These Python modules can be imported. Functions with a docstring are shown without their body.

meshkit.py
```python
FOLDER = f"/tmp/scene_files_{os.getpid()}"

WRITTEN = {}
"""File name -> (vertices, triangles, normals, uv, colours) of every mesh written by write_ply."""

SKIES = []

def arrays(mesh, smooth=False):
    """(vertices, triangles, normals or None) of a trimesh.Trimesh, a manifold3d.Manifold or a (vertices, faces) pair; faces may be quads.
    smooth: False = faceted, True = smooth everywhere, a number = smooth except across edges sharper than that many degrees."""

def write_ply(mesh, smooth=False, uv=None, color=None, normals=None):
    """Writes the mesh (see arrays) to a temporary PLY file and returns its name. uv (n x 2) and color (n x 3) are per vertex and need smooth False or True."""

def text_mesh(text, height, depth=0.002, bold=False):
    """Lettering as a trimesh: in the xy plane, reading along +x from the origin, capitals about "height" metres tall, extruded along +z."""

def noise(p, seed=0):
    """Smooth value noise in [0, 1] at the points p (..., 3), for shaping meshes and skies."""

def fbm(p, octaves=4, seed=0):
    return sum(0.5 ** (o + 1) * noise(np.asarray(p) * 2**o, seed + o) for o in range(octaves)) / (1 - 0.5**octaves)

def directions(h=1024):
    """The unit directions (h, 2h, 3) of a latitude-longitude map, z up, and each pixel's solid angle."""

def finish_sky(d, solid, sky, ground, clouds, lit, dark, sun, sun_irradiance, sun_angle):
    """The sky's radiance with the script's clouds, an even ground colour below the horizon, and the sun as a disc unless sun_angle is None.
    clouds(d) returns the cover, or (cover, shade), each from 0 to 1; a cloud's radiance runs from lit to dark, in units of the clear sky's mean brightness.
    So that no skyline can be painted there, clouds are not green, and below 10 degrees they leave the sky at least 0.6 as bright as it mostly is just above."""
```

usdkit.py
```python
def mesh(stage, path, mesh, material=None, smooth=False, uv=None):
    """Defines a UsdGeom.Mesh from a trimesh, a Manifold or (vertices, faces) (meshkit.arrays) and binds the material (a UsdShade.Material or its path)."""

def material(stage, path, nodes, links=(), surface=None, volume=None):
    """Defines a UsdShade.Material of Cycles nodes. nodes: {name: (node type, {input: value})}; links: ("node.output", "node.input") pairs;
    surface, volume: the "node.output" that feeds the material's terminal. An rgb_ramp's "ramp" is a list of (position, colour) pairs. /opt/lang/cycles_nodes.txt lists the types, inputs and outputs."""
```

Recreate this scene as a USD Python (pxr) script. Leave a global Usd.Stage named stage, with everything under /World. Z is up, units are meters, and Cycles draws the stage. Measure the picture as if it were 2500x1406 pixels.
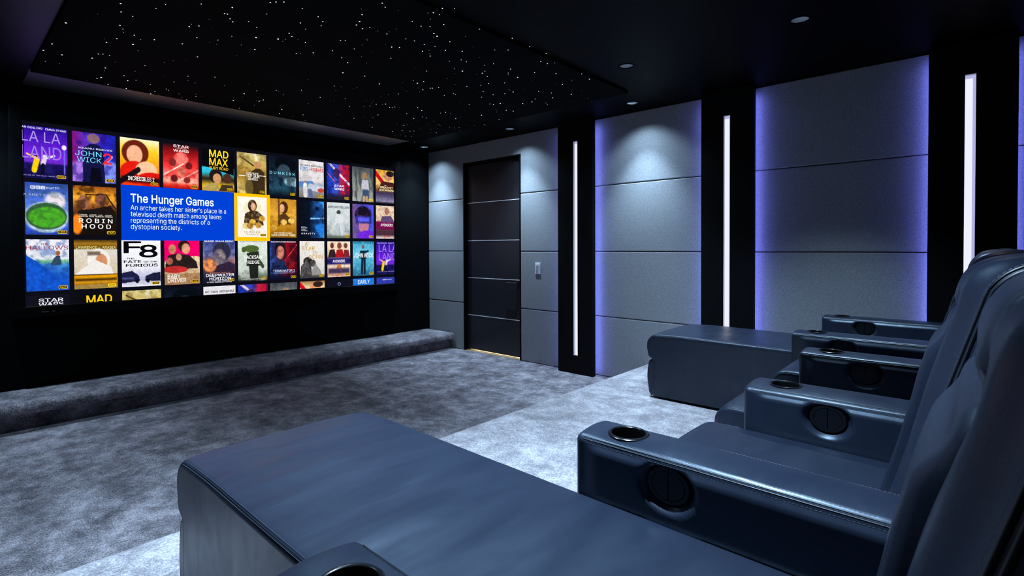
import math, random, mapbox_earcut
import numpy as np, trimesh, manifold3d, usdkit, meshkit
from pxr import Usd, UsdGeom, UsdLux, UsdShade, Sdf, Gf, Vt
from shapely.geometry import Polygon

stage = Usd.Stage.CreateInMemory()
UsdGeom.SetStageUpAxis(stage, "Z"); UsdGeom.SetStageMetersPerUnit(stage, 1.0)
UsdGeom.Xform.Define(stage, "/World"); UsdGeom.Scope.Define(stage, "/World/Looks")
RNG = np.random.default_rng(7)

# ------------------------------------------------------------------ camera
F_PX, YAW, PITCH, ROLL, CX, CY = 1267.25, 0.83518, -0.015094, -0.003926, 1246.7, 623.4
CAM_H = 1.191
cam = UsdGeom.Camera.Define(stage, "/World/camera")
Fv = np.array([math.sin(YAW) * math.cos(PITCH), math.cos(YAW) * math.cos(PITCH), math.sin(PITCH)])
R0 = np.array([math.cos(YAW), -math.sin(YAW), 0.0]); U0 = np.cross(R0, Fv)
Rv = R0 * math.cos(ROLL) + U0 * math.sin(ROLL); Uv = -R0 * math.sin(ROLL) + U0 * math.cos(ROLL)
cam.AddTransformOp().Set(Gf.Matrix4d(*Rv, 0, *Uv, 0, *(-Fv), 0, 0, 0, CAM_H, 1))
cam.CreateHorizontalApertureAttr(36.0); cam.CreateVerticalApertureAttr(36.0 * 1406 / 2500)
cam.CreateFocalLengthAttr(36.0 * F_PX / 2500)
cam.CreateHorizontalApertureOffsetAttr((1250 - CX) / 2500 * 36)
cam.CreateVerticalApertureOffsetAttr((CY - 703) / 2500 * 36)
cam.CreateClippingRangeAttr(Gf.Vec2f(0.02, 100))
cam.CreateFStopAttr(13.0); cam.CreateFocusDistanceAttr(2.6)
cam.CreateExposureAttr(0.0)
# light levels (the lamps themselves are built with their fittings below)
SPOT_WALL, SPOT_SEAT, SPOT_SPILL = 52.0, 64.0, 11.0 
SPOT_COLOR = (0.51, 0.755, 1.0)
LED_EDGE = ((0.20, 0.225, 1.0), 26.0)                  # strips behind the pilasters
LED_SLOT = ((0.86, 0.88, 1.0), 1.0)                  # light slots in the pilasters
SCREEN_GAIN = 1.12

# ------------------------------------------------------------------ helpers
_used = {}
def numbered(parent, name):
    k = _used.get((parent, name), 0); _used[(parent, name)] = k + 1
    return f"{parent}/{name}" + (f"_{k:03d}" if k else "")

def tag(prim, label=None, cat=None, group=None, kind=None):
    p = prim.GetPrim() if hasattr(prim, "GetPrim") else prim
    for k, v in (("label", label), ("category", cat), ("group", group), ("kind", kind)):
        if v: p.SetCustomDataByKey(k, v)
    return p

def ppath(parent):
    return "/World" if parent is None else str(parent.GetPath())

def obj(name, mesh, mat, parent=None, smooth=False, label=None, cat=None, group=None, kind=None, cols=None):
    path = numbered(ppath(parent), name)
    m = usdkit.mesh(stage, path, mesh, MAT[mat], smooth=smooth)
    if cols is not None:
        UsdGeom.PrimvarsAPI(m).CreatePrimvar("tint", Sdf.ValueTypeNames.Color3fArray, "vertex").Set(Vt.Vec3fArray.FromNumpy(np.asarray(cols, np.float32)))
    tag(m, label, cat, group, kind)
    return m.GetPrim()

def thing(name, label=None, cat=None, group=None, kind=None, loc=None):
    x = UsdGeom.Xform.Define(stage, numbered("/World", name))
    if loc is not None: x.AddTranslateOp().Set(Gf.Vec3d(*map(float, loc)))
    tag(x, label, cat, group, kind)
    return x.GetPrim()

def T(v, f): return trimesh.Trimesh(np.asarray(v, float), np.asarray(f, int), process=False)
def cat_(*ms): return trimesh.util.concatenate([m for m in ms if m is not None])
def man(m):
    mm = m.to_mesh(); return T(mm.vert_properties[:, :3], mm.tri_verts)
def toman(t):
    return manifold3d.Manifold(manifold3d.Mesh(np.asarray(t.vertices, np.float32), np.asarray(t.faces, np.uint32)))

def box(x0, x1, y0, y1, z0, z1):
    b = trimesh.creation.box((x1 - x0, y1 - y0, z1 - z0)); b.apply_translation(((x0 + x1) / 2, (y0 + y1) / 2, (z0 + z1) / 2)); return b

def cbox(x0, x1, y0, y1, z0, z1, b=0.004):
    """box with chamfered edges"""
    p = []
    for sx in (0, 1):
        for sy in (0, 1):
            for sz in (0, 1):
                X, Y, Z = (x0, x1)[sx], (y0, y1)[sy], (z0, z1)[sz]
                dx, dy, dz = b * (1 - 2 * sx), b * (1 - 2 * sy), b * (1 - 2 * sz)
                p += [(X, Y + dy, Z + dz), (X + dx, Y, Z + dz), (X + dx, Y + dy, Z)]
    return man(manifold3d.Manifold.hull_points(np.array(p, np.float32)))

def rbox(x0, x1, y0, y1, z0, z1, r, seg=24):
    s = manifold3d.Manifold.sphere(r, seg)
    return manifold3d.Manifold.batch_hull([s.translate([(x0 + r, x1 - r)[a], (y0 + r, y1 - r)[b], (z0 + r, z1 - r)[c]]) for a in (0, 1) for b in (0, 1) for c in (0, 1)])

def grid_rbox(x0, x1, y0, y1, z0, z1, r, step):
    """rounded box on an even grid of quads"""
    lo, hi = np.array([x0, y0, z0]), np.array([x1, y1, z1])
    def axis(a, b):
        z = r * (1 - np.tan(np.linspace(np.pi / 4, 0, 6)))
        return np.r_[a + z, np.linspace(a + r, b - r, max(2, int(round((b - a - 2 * r) / step)) + 1))[1:-1], b - z[::-1]]
    ax = [axis(lo[k], hi[k]) for k in range(3)]
    ms = []
    for k in range(3):
        i, j = [m for m in range(3) if m != k]
        A, B = np.meshgrid(ax[i], ax[j], indexing="ij"); n, m = A.shape
        idx = np.arange(n * m).reshape(n, m); q = np.stack([idx[:-1, :-1], idx[1:, :-1], idx[1:, 1:], idx[:-1, 1:]], -1).reshape(-1, 4)
        f = np.vstack([q[:, [0, 1, 2]], q[:, [0, 2, 3]]])
        for side in (0, 1):
            v = np.zeros((n * m, 3)); v[:, i], v[:, j], v[:, k] = A.ravel(), B.ravel(), (hi if side else lo)[k]
            flip = (side == 0) != (k == 1)
            ms.append(T(v, f[:, ::-1] if flip else f))
    m = trimesh.util.concatenate(ms); m.merge_vertices(digits_vertex=7)
    c = np.clip(m.vertices, lo + r, hi - r); d = m.vertices - c
    return T(c + r * d / np.linalg.norm(d, axis=1, keepdims=True), m.faces)

def lathe(profile, n=40):
    """profile [(r, z)] revolved about z"""
    pr = np.array(profile, float); a = np.linspace(0, 2 * np.pi, n, endpoint=False); m = len(pr)
    v = np.stack([np.outer(np.cos(a), pr[:, 0]), np.outer(np.sin(a), pr[:, 0]), np.tile(pr[:, 1], (n, 1))], -1).reshape(-1, 3)
    f = []
    for i in range(n):
        for j in range(m - 1):
            q = [i * m + j, ((i + 1) % n) * m + j, ((i + 1) % n) * m + j + 1, i * m + j + 1]
            f += [[q[0], q[1], q[2]], [q[0], q[2], q[3]]]
    return T(v, f)

def tube(pts, r, n=6, closed=False):
    p = np.asarray(pts, float); k = len(p)
    t = (np.roll(p, -1, 0) - np.roll(p, 1, 0)) if closed else np.gradient(p, axis=0)
    t /= np.maximum(np.linalg.norm(t, axis=1, keepdims=True), 1e-9)
    ref = np.where(np.abs(t[:, 2:3]) > .9, [[1., 0, 0]], [[0., 0, 1]])
    a = np.cross(t, ref); a /= np.linalg.norm(a, axis=1, keepdims=True); b = np.cross(t, a)
    ang = np.linspace(0, 2 * np.pi, n, endpoint=False)
    v = (p[:, None] + r * (np.cos(ang)[None, :, None] * a[:, None] + np.sin(ang)[None, :, None] * b[:, None])).reshape(-1, 3)
    f = []
    for i in range(k if closed else k - 1):
        for j in range(n):
            q = [i * n + j, i * n + (j + 1) % n, ((i + 1) % k) * n + (j + 1) % n, ((i + 1) % k) * n + j]
            f += [[q[0], q[1], q[2]], [q[0], q[2], q[3]]]
    if not closed:
        for base, flip in ((0, 1), ((k - 1) * n, 0)):
            for j in range(1, n - 1):
                tri = [base, base + j, base + j + 1]; f.append(tri[::-1] if flip else tri)
    return T(v, f)

def dashes(path, step, length, r):
    """stitches along a polyline: short tubes"""
    p = np.asarray(path, float); d = np.r_[0, np.cumsum(np.linalg.norm(np.diff(p, axis=0), axis=1))]
    at = lambda s: np.array([np.interp(s, d, p[:, k]) for k in range(3)])
    return cat_(*[tube([at(s), at(s + length)], r, 4) for s in np.arange(step / 2, d[-1] - length, step)])

def resample(p, n, closed=True):
    p = np.asarray(p, float); q = np.vstack([p, p[:1]]) if closed else p
    d = np.r_[0, np.cumsum(np.linalg.norm(np.diff(q, axis=0), axis=1))]
    s = np.linspace(0, d[-1], n, endpoint=not closed)
    return np.stack([np.interp(s, d, q[:, k]) for k in range(q.shape[1])], 1)

def rounded(corners, n=260):
    """closed CCW polyline from [(a, b, radius)]"""
    out, k = [], len(corners)
    for i in range(k):
        p0, p1, p2 = (np.array(corners[(i + j) % k][:2], float) for j in (-1, 0, 1)); r = corners[i][2]
        u, w = (p0 - p1) / np.linalg.norm(p0 - p1), (p2 - p1) / np.linalg.norm(p2 - p1)
        if r <= 0: out.append(p1); continue
        half = math.acos(np.clip(u @ w, -1, 1)) / 2
        if half < 1e-3 or half > np.pi / 2 - 1e-3: out.append(p1); continue
        d = r / math.tan(half); c = p1 + (u + w) / np.linalg.norm(u + w) * r / math.sin(half)
        a, b = p1 + u * d - c, p1 + w * d - c
        a0 = math.atan2(a[1], a[0]); da = (math.atan2(b[1], b[0]) - a0 + np.pi) % (2 * np.pi) - np.pi
        out += [c + r * np.array([math.cos(a0 + da * t), math.sin(a0 + da * t)]) for t in np.linspace(0, 1, 10)]
    return resample(out, n)

def loft(profile, x0, x1, r, m=5, n=40):
    """closed CCW profile in (a, b) carried along x with both ends rounded off by r. Returns verts (x, a, b), faces, u in [0, 1]"""
    t = np.roll(profile, -1, 0) - np.roll(profile, 1, 0); t /= np.linalg.norm(t, axis=1, keepdims=True)
    nrm = np.stack([t[:, 1], -t[:, 0]], 1)
    ang = np.linspace(0, np.pi / 2, m + 1)
    ends = [(r * (1 - math.cos(a)), r * (1 - math.sin(a))) for a in ang]
    secs = [(x0 + e[0], e[1]) for e in ends] + [(x, 0.0) for x in np.linspace(x0 + r, x1 - r, n)[1:-1]] + [(x1 - e[0], e[1]) for e in ends[::-1]]
    P = len(profile); v, f = [], []
    for x, ins in secs:
        q = profile - nrm * ins
        v.append(np.column_stack([np.full(P, x), q]))
    v = np.vstack(v); idx = np.arange(P); nx = (idx + 1) % P
    for s in range(len(secs) - 1):
        a, b = s * P, (s + 1) * P
        f.append(np.column_stack([a + idx, a + nx, b + nx])); f.append(np.column_stack([a + idx, b + nx, b + idx]))
    f = np.vstack(f)
    mesh = T(v, f)
    if ((nrm * profile).sum() < 0): pass
    poly = Polygon(profile).buffer(0).buffer(-(r - 0.0012), join_style=1)
    if poly.geom_type != "Polygon": poly = max(poly.geoms, key=lambda g: g.area)
    ring = np.array(poly.exterior.coords)[:-1]
    tri = np.asarray(mapbox_earcut.triangulate_float64(ring, np.array([len(ring)], np.uint32))).reshape(-1, 3).astype(int)
    caps = [T(np.column_stack([np.full(len(ring), x), ring]), tri) for x in (x0 + 0.0003, x1 - 0.0003)]
    return cat_(mesh, *caps)

def lin(c):
    c = np.asarray(c, float) / 255.0
    return np.where(c <= 0.04045, c / 12.92, ((c + 0.055) / 1.055) ** 2.4)

# ------------------------------------------------------------------ materials
MAT = {}
def mat(name, nodes, links=(), surface="p.BSDF"):
    MAT[name] = usdkit.material(stage, f"/World/Looks/{name}", nodes, links, surface=surface)

def plain(name, color, rough=0.5, metallic=0.0, spec=0.5, **kw):
    mat(name, {"p": ("principled_bsdf", dict(base_color=color, roughness=rough, metallic=metallic, specular_ior_level=spec, **kw))})

def emit(name, color, strength):
    mat(name, {"e": ("emission", {"color": color, "strength": strength})}, surface="e.emission")

plain("black_paint", (0.0045, 0.005, 0.006), 0.42, spec=0.35)
plain("ceiling_paint", (0.0008, 0.0009, 0.0012), 0.55, spec=0.05)
plain("satin_paint", (0.002, 0.002, 0.0022), 0.40, spec=0.55)
plain("satin_strip", (0.80, 0.80, 0.82), 0.40, metallic=1.0)
plain("black_velvet", (0.002, 0.002, 0.0022), 0.9, spec=0.05)
plain("black_frame", (0.0012, 0.0012, 0.0015), 0.6, spec=0.1)
plain("front_wall_paint", (0.0013, 0.0015, 0.002), 0.8, spec=0.08)
plain("pilaster_black", (0.0025, 0.0025, 0.003), 0.7, spec=0.12)
plain("door_black", (0.016, 0.0165, 0.021), 0.38, spec=0.45)
plain("metal_strip", (0.80, 0.80, 0.84), 0.4, metallic=0.25)
plain("dark_metal", (0.012, 0.012, 0.014), 0.35, metallic=0.3)
plain("white_plastic", (0.88, 0.88, 0.90), 0.35)
plain("grey_plastic", (0.35, 0.36, 0.38), 0.4)
plain("badge_grey", (0.03, 0.03, 0.033), 0.5)
plain("trim_grey", (0.42, 0.44, 0.48), 0.45)
plain("lens_glass", (0.35, 0.37, 0.4), 0.12, spec=0.6, emission_color=(0.55, 0.75, 1.0), emission_strength=0.9)
plain("slot_white", (0.75, 0.76, 0.8), 0.5)
plain("panel_core", (0.01, 0.01, 0.012), 0.9)
plain("cup_black", (0.004, 0.004, 0.005), 0.3)
plain("gloss_black", (0.006, 0.006, 0.008), 0.22, spec=0.5)
plain("thread", (0.035, 0.041, 0.056), 0.6)
plain("light_thread", (0.10, 0.115, 0.15), 0.6)
plain("welt_leather", (0.012, 0.013, 0.016), 0.4)
plain("wood_floor", (0.55, 0.36, 0.18), 0.45)
emit("led_edge", *LED_EDGE); emit("led_slot", *LED_SLOT); emit("slot_glow", (0.50, 0.50, 0.86), 0.9)
emit("star_light", (0.80, 0.83, 1.0), 3.0); emit("star_faint", (0.80, 0.83, 1.0), 1.4)
mat("picture", {"a": ("attribute", {"attribute": "tint"}), "e": ("emission", {"strength": SCREEN_GAIN})}, [("a.color", "e.color")], surface="e.emission")

# leather: fine grain, soft creases
mat("leather", {
    "g": ("geometry", {}), "n1": ("noise_texture", {"scale": 420.0, "detail": 3.0, "roughness": 0.6}),
    "m2": ("mapping", {"mapping_type": "point", "scale": (3.0, 11.0, 7.0)}), "n2": ("noise_texture", {"scale": 1.2, "detail": 2.5, "roughness": 0.5, "distortion": 0.4}),
    "b1": ("bump", {"strength": 0.10, "distance": 0.0015}), "b2": ("bump", {"strength": 0.10, "distance": 0.012}),
    "r": ("map_range", {"from_min": 0.3, "from_max": 0.7, "to_min": 0.33, "to_max": 0.43}),
    "p": ("principled_bsdf", {"base_color": (0.0130, 0.0175, 0.0320), "specular_ior_level": 0.58, "specular_tint": (0.72, 0.84, 1.0)})},
    [("g.position", "n1.vector"), ("g.position", "m2.vector"), ("m2.vector", "n2.vector"), ("n2.fac", "b2.height"), ("n1.fac", "b1.height"),
     ("b2.normal", "b1.normal"), ("b1.normal", "p.normal"), ("n2.fac", "r.value"), ("r.result", "p.roughness")])

# woven acoustic fabric
def fabric(name, dark, light):
    mat(name, {
        "g": ("geometry", {}),
        "mh": ("mapping", {"mapping_type": "point", "scale": (600.0, 120.0, 620.0)}), "nh": ("noise_texture", {"scale": 1.0, "detail": 1.0}),
        "mv": ("mapping", {"mapping_type": "point", "scale": (600.0, 620.0, 120.0)}), "nv": ("noise_texture", {"scale": 1.0, "detail": 1.0}),
        "mx": ("mix_float", {"fac": 0.5}), "ra": ("rgb_ramp", {"ramp": [(0.36, dark), (0.64, light)]}),
        "b": ("bump", {"strength": 0.35, "distance": 0.0012}),
        "p": ("principled_bsdf", {"roughness": 0.9, "specular_ior_level": 0.15, "sheen_weight": 0.15})},
        [("g.position", "mh.vector"), ("g.position", "mv.vector"), ("mh.vector", "nh.vector"), ("mv.vector", "nv.vector"), ("nh.fac", "mx.a"), ("nv.fac", "mx.b"),
         ("mx.result", "ra.fac"), ("ra.color", "p.base_color"), ("mx.result", "b.height"), ("b.normal", "p.normal")])
fabric("wall_fabric", (0.17, 0.175, 0.185), (0.37, 0.38, 0.40))

# deep-pile carpet with brushed patches
def carpet(name, dark, mid, light):
    mat(name, {
        "g": ("geometry", {}),
        "m1": ("mapping", {"mapping_type": "point", "scale": (5.6, 4.6, 6.0)}), "n1": ("noise_texture", {"scale": 1.0, "detail": 10.0, "roughness": 0.82, "distortion": 0.1}),
        "m2": ("mapping", {"mapping_type": "point", "scale": (170.0, 150.0, 170.0)}), "n2": ("noise_texture", {"scale": 1.0, "detail": 2.0, "roughness": 0.7}),
        "k": ("math", {"math_type": "multiply_add", "value2": 0.47}), "s": ("math", {"math_type": "multiply", "value2": 0.70}),
        "ra": ("rgb_ramp", {"ramp": [(0.485, dark), (0.585, mid), (0.695, light)]}),
        "b": ("bump", {"strength": 0.9, "distance": 0.006}),
        "p": ("principled_bsdf", {"roughness": 0.95, "specular_ior_level": 0.1, "sheen_weight": 0.25, "sheen_roughness": 0.4})},
        [("g.position", "m1.vector"), ("g.position", "m2.vector"), ("m1.vector", "n1.vector"), ("m2.vector", "n2.vector"),
         ("n1.fac", "s.value1"), ("n2.fac", "k.value1"), ("s.value", "k.value3"), ("k.value", "ra.fac"), ("ra.color", "p.base_color"), ("n2.fac", "b.height"), ("b.normal", "p.normal")])
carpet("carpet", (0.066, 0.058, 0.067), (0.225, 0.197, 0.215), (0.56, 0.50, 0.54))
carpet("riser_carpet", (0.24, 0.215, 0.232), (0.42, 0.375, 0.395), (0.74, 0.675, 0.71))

# ------------------------------------------------------------------ room shell
XL, XR, YB, YF, ZC, RZ = -0.80, 4.113, -1.60, 5.10, 2.377, 0.18     # XR = face of the fabric panels
WALL = XR + 0.052
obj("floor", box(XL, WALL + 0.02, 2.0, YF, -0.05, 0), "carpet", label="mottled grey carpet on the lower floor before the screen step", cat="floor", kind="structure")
# seating riser: carpeted block with a rounded nosing
prof = rounded([(YB, 0.0, 0), (2.14, 0.0, 0), (2.14, RZ, 0.022), (YB, RZ, 0)], 240)
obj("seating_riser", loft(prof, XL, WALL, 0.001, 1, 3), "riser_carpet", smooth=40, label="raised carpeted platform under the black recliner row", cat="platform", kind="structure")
# screen step: overhanging bullnose on a set-back face
step = thing("screen_step", "low carpeted step running along the wall below the screen", "step", kind="structure")
pr = rounded([(4.605, 0.108, 0.034), (5.1, 0.108, 0), (5.1, 0.186, 0), (4.605, 0.186, 0.036)], 160)
tread = loft(pr, XL, WALL - 0.06, 0.02, 5, 160)
nz = meshkit.fbm(tread.vertices * [14, 14, 30], 3, 5) - 0.5
tread.vertices += np.where(tread.vertices[:, 1:2] < 4.75, 1, 0) * nz[:, None] * [0, 0.010, 0.006]
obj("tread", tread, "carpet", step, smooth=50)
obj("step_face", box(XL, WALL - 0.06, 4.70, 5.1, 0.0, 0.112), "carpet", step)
obj("wall_front", box(XL, WALL + 0.1, YF, YF + 0.1, -0.05, 2.6), "front_wall_paint", label="black wall behind the projection screen", cat="wall", kind="structure")
obj("wall_left", box(XL - 0.1, XL, YB, YF, -0.05, 2.6), "front_wall_paint", label="plain dark wall on the near side of the seats", cat="wall", kind="structure")
obj("wall_back", box(XL - 0.1, WALL + 0.1, YB - 0.1, YB, -0.05, 2.6), "front_wall_paint", label="plain dark wall behind the seats", cat="wall", kind="structure")

# ceiling with round cut-outs for the downlights
DL = [(3.86, 4.86), (3.86, 3.50), (3.86, 2.135), (3.05, 1.73), (3.05, 0.71), (1.06, 1.73), (1.06, 0.71), (0.11, 4.86), (0.11, 3.50), (0.11, 2.135)]
slab = manifold3d.Manifold.cube([WALL + 0.1 - XL + 0.1, YF - YB + 0.2, 0.12]).translate([XL - 0.1, YB - 0.1, ZC])
for x, y in DL: slab = slab - manifold3d.Manifold.cylinder(0.2, 0.045, -1, 40).translate([x, y, ZC - 0.05])
ceil_ = thing("ceiling", "black ceiling around the star panel", "ceiling", kind="structure")
body_, left_ = slab.split_by_plane([1, 0, 0], 0.425)
front_, main_ = body_.split_by_plane([0, 1, 0], 4.630)
corner_, front_ = front_.split_by_plane([1, 0, 0], 3.530)
obj("matt_soffit", man(main_), "ceiling_paint", ceil_); obj("matt_soffit", man(corner_), "ceiling_paint", ceil_); obj("satin_soffit", man(left_), "satin_paint", ceil_); obj("front_soffit", man(front_), "satin_strip", ceil_)

# right wall: black backing, fabric panels stacked four high, door
wall = thing("wall_right", "long side wall of grey fabric panels with dark pilasters", "wall", kind="structure")
DY0, DY1, DZ = 3.582, 4.459, 2.166
obj("backing", cat_(box(WALL, WALL + 0.1, YB, DY0, -0.05, 2.6), box(WALL, WALL + 0.1, DY1, YF, -0.05, 2.6), box(WALL, WALL + 0.1, DY0, DY1, DZ, 2.6)), "panel_core", wall)
SEAM = [0.0, 0.553, 1.151, 1.757, ZC]
def fabric_panel(y0, y1, z0, z1, g=0.0025):
    obj("fabric_panel", cbox(XR, WALL, y0, y1, z0 + g, z1 - g, 0.007), "wall_fabric", wall)
for y0, y1, zb in ((2.905, DY0, 0.0), (1.51, 2.735, 0.0), (0.125, 1.345, RZ), (-1.50, -0.045, RZ)):
    for k in range(3 if y1 == DY0 else 4): fabric_panel(y0, y1, max(SEAM[k], zb), SEAM[k + 1])
for k in range(3): fabric_panel(DY1, 5.098, SEAM[k], SEAM[k + 1])
# topmost panel by the corner carries on over the door as a header
def ortho_panel(poly, b, mat_):
    P = np.array(poly, float); n = len(P); ins = []
    for i in range(n):
        a, c = P[i] - P[i - 1], P[(i + 1) % n] - P[i]
        a, c = a / np.linalg.norm(a), c / np.linalg.norm(c)
        ins.append(P[i] + b * (np.array([-a[1], a[0]]) + np.array([-c[1], c[0]])))
    ins = np.array(ins)
    v = np.vstack([np.c_[np.full(n, WALL), P], np.c_[np.full(n, XR + b), P], np.c_[np.full(n, XR), ins]])
    f = []
    for r in range(2):
        for i in range(n):
            j = (i + 1) % n; f += [[r * n + i, r * n + j, (r + 1) * n + j], [r * n + i, (r + 1) * n + j, (r + 1) * n + i]]
    for q in ((5, 6, 7, 0), (5, 0, 1, 4), (1, 2, 3, 4)):              # the face, cut into quads
        f += [[2 * n + q[0], 2 * n + q[1], 2 * n + q[2]], [2 * n + q[0], 2 * n + q[2], 2 * n + q[3]]]
    m = T(v, f); trimesh.repair.fix_normals(m); 
    return m
hp = [(DY0 - 0.0, DZ + 0.002), (DY1, DZ + 0.002), (DY1, SEAM[3] + 0.0025), (5.098, SEAM[3] + 0.0025), (5.098, ZC - 0.002), (2.905, ZC - 0.002), (2.905, SEAM[3] + 0.0025), (DY0, SEAM[3] + 0.0025)]
obj("fabric_panel", ortho_panel(hp, 0.007, None), "wall_fabric", wall)

# door
door = thing("door_1", "black door with four thin metal inlay strips in the fabric wall", "door", kind="structure")
FX = XR - 0.004
obj("door_frame", cat_(cbox(FX, WALL + 0.1, DY0, DY0 + 0.014, 0, DZ, 0.002), cbox(FX, WALL + 0.1, DY1 - 0.014, DY1, 0, DZ, 0.002), cbox(FX, WALL + 0.1, DY0, DY1, DZ - 0.014, DZ, 0.002)), "black_frame", door)
obj("stop_bead", cat_(cbox(FX + 0.022, WALL + 0.1, DY1 - 0.026, DY1 - 0.014, 0, DZ - 0.014, 0.002), cbox(FX + 0.022, WALL + 0.1, DY0 + 0.014, DY1 - 0.014, DZ - 0.028, DZ - 0.014, 0.002)), "black_frame", door)
LX = XR + 0.043
obj("door_leaf", cbox(LX, LX + 0.04, DY0 + 0.017, DY1 - 0.019, 0.016, DZ - 0.032, 0.002), "door_black", door)
for z in (1.706, 1.272, 0.843, 0.412):
    obj("metal_strip", cbox(LX - 0.0015, LX + 0.002, DY0 + 0.018, DY1 - 0.022, z - 0.0045, z + 0.0045, 0.0005), "metal_strip", door)
for z in (1.86, 1.06, 0.28):
    h = trimesh.creation.cylinder(0.007, 0.10, sections=14); h.apply_translation((LX - 0.006, DY1 - 0.020, z)); obj("hinge", h, "dark_metal", door, smooth=40)
hd = trimesh.creation.cylinder(0.026, 0.009, sections=28); hd.apply_transform(trimesh.transformations.rotation_matrix(np.pi / 2, (0, 1, 0))); hd.apply_translation((LX - 0.0045, 3.648, 0.81))
obj("handle_rose", hd, "dark_metal", door, smooth=40)
obj("handle_lever", tube([(LX - 0.004, 3.648, 0.81), (LX - 0.045, 3.648, 0.81), (LX - 0.052, 3.656, 0.81), (LX - 0.054, 3.67, 0.81), (LX - 0.054, 3.775, 0.81)], 0.0085, 10), "dark_metal", door, smooth=40)
# hallway beyond the door: timber floor under a warm lamp, seen through the gap below the leaf
obj("hall_floor", box(XR + 0.012, 5.2, DY0 - 0.2, DY1 + 0.2, -0.03, 0.003), "wood_floor", door, label="pale timber floor showing under the door")
hl = UsdLux.RectLight.Define(stage, "/World/door_1/hall_lamp"); hl.CreateWidthAttr(0.5); hl.CreateHeightAttr(0.8); hl.CreateIntensityAttr(110.0); hl.CreateColorAttr(Gf.Vec3f(1.0, 0.80, 0.55))
hl.AddTranslateOp().Set(Gf.Vec3d(4.62, 4.02, 1.2))
obj("hall_side", cat_(box(5.2, 5.25, 3.2, 4.9, 0, 2.4), box(4.27, 5.2, 3.2, 3.25, 0, 2.4), box(4.27, 5.2, 4.8, 4.85, 0, 2.4), box(4.27, 5.2, 3.2, 4.85, 2.35, 2.4)), "trim_grey", door)

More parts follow.
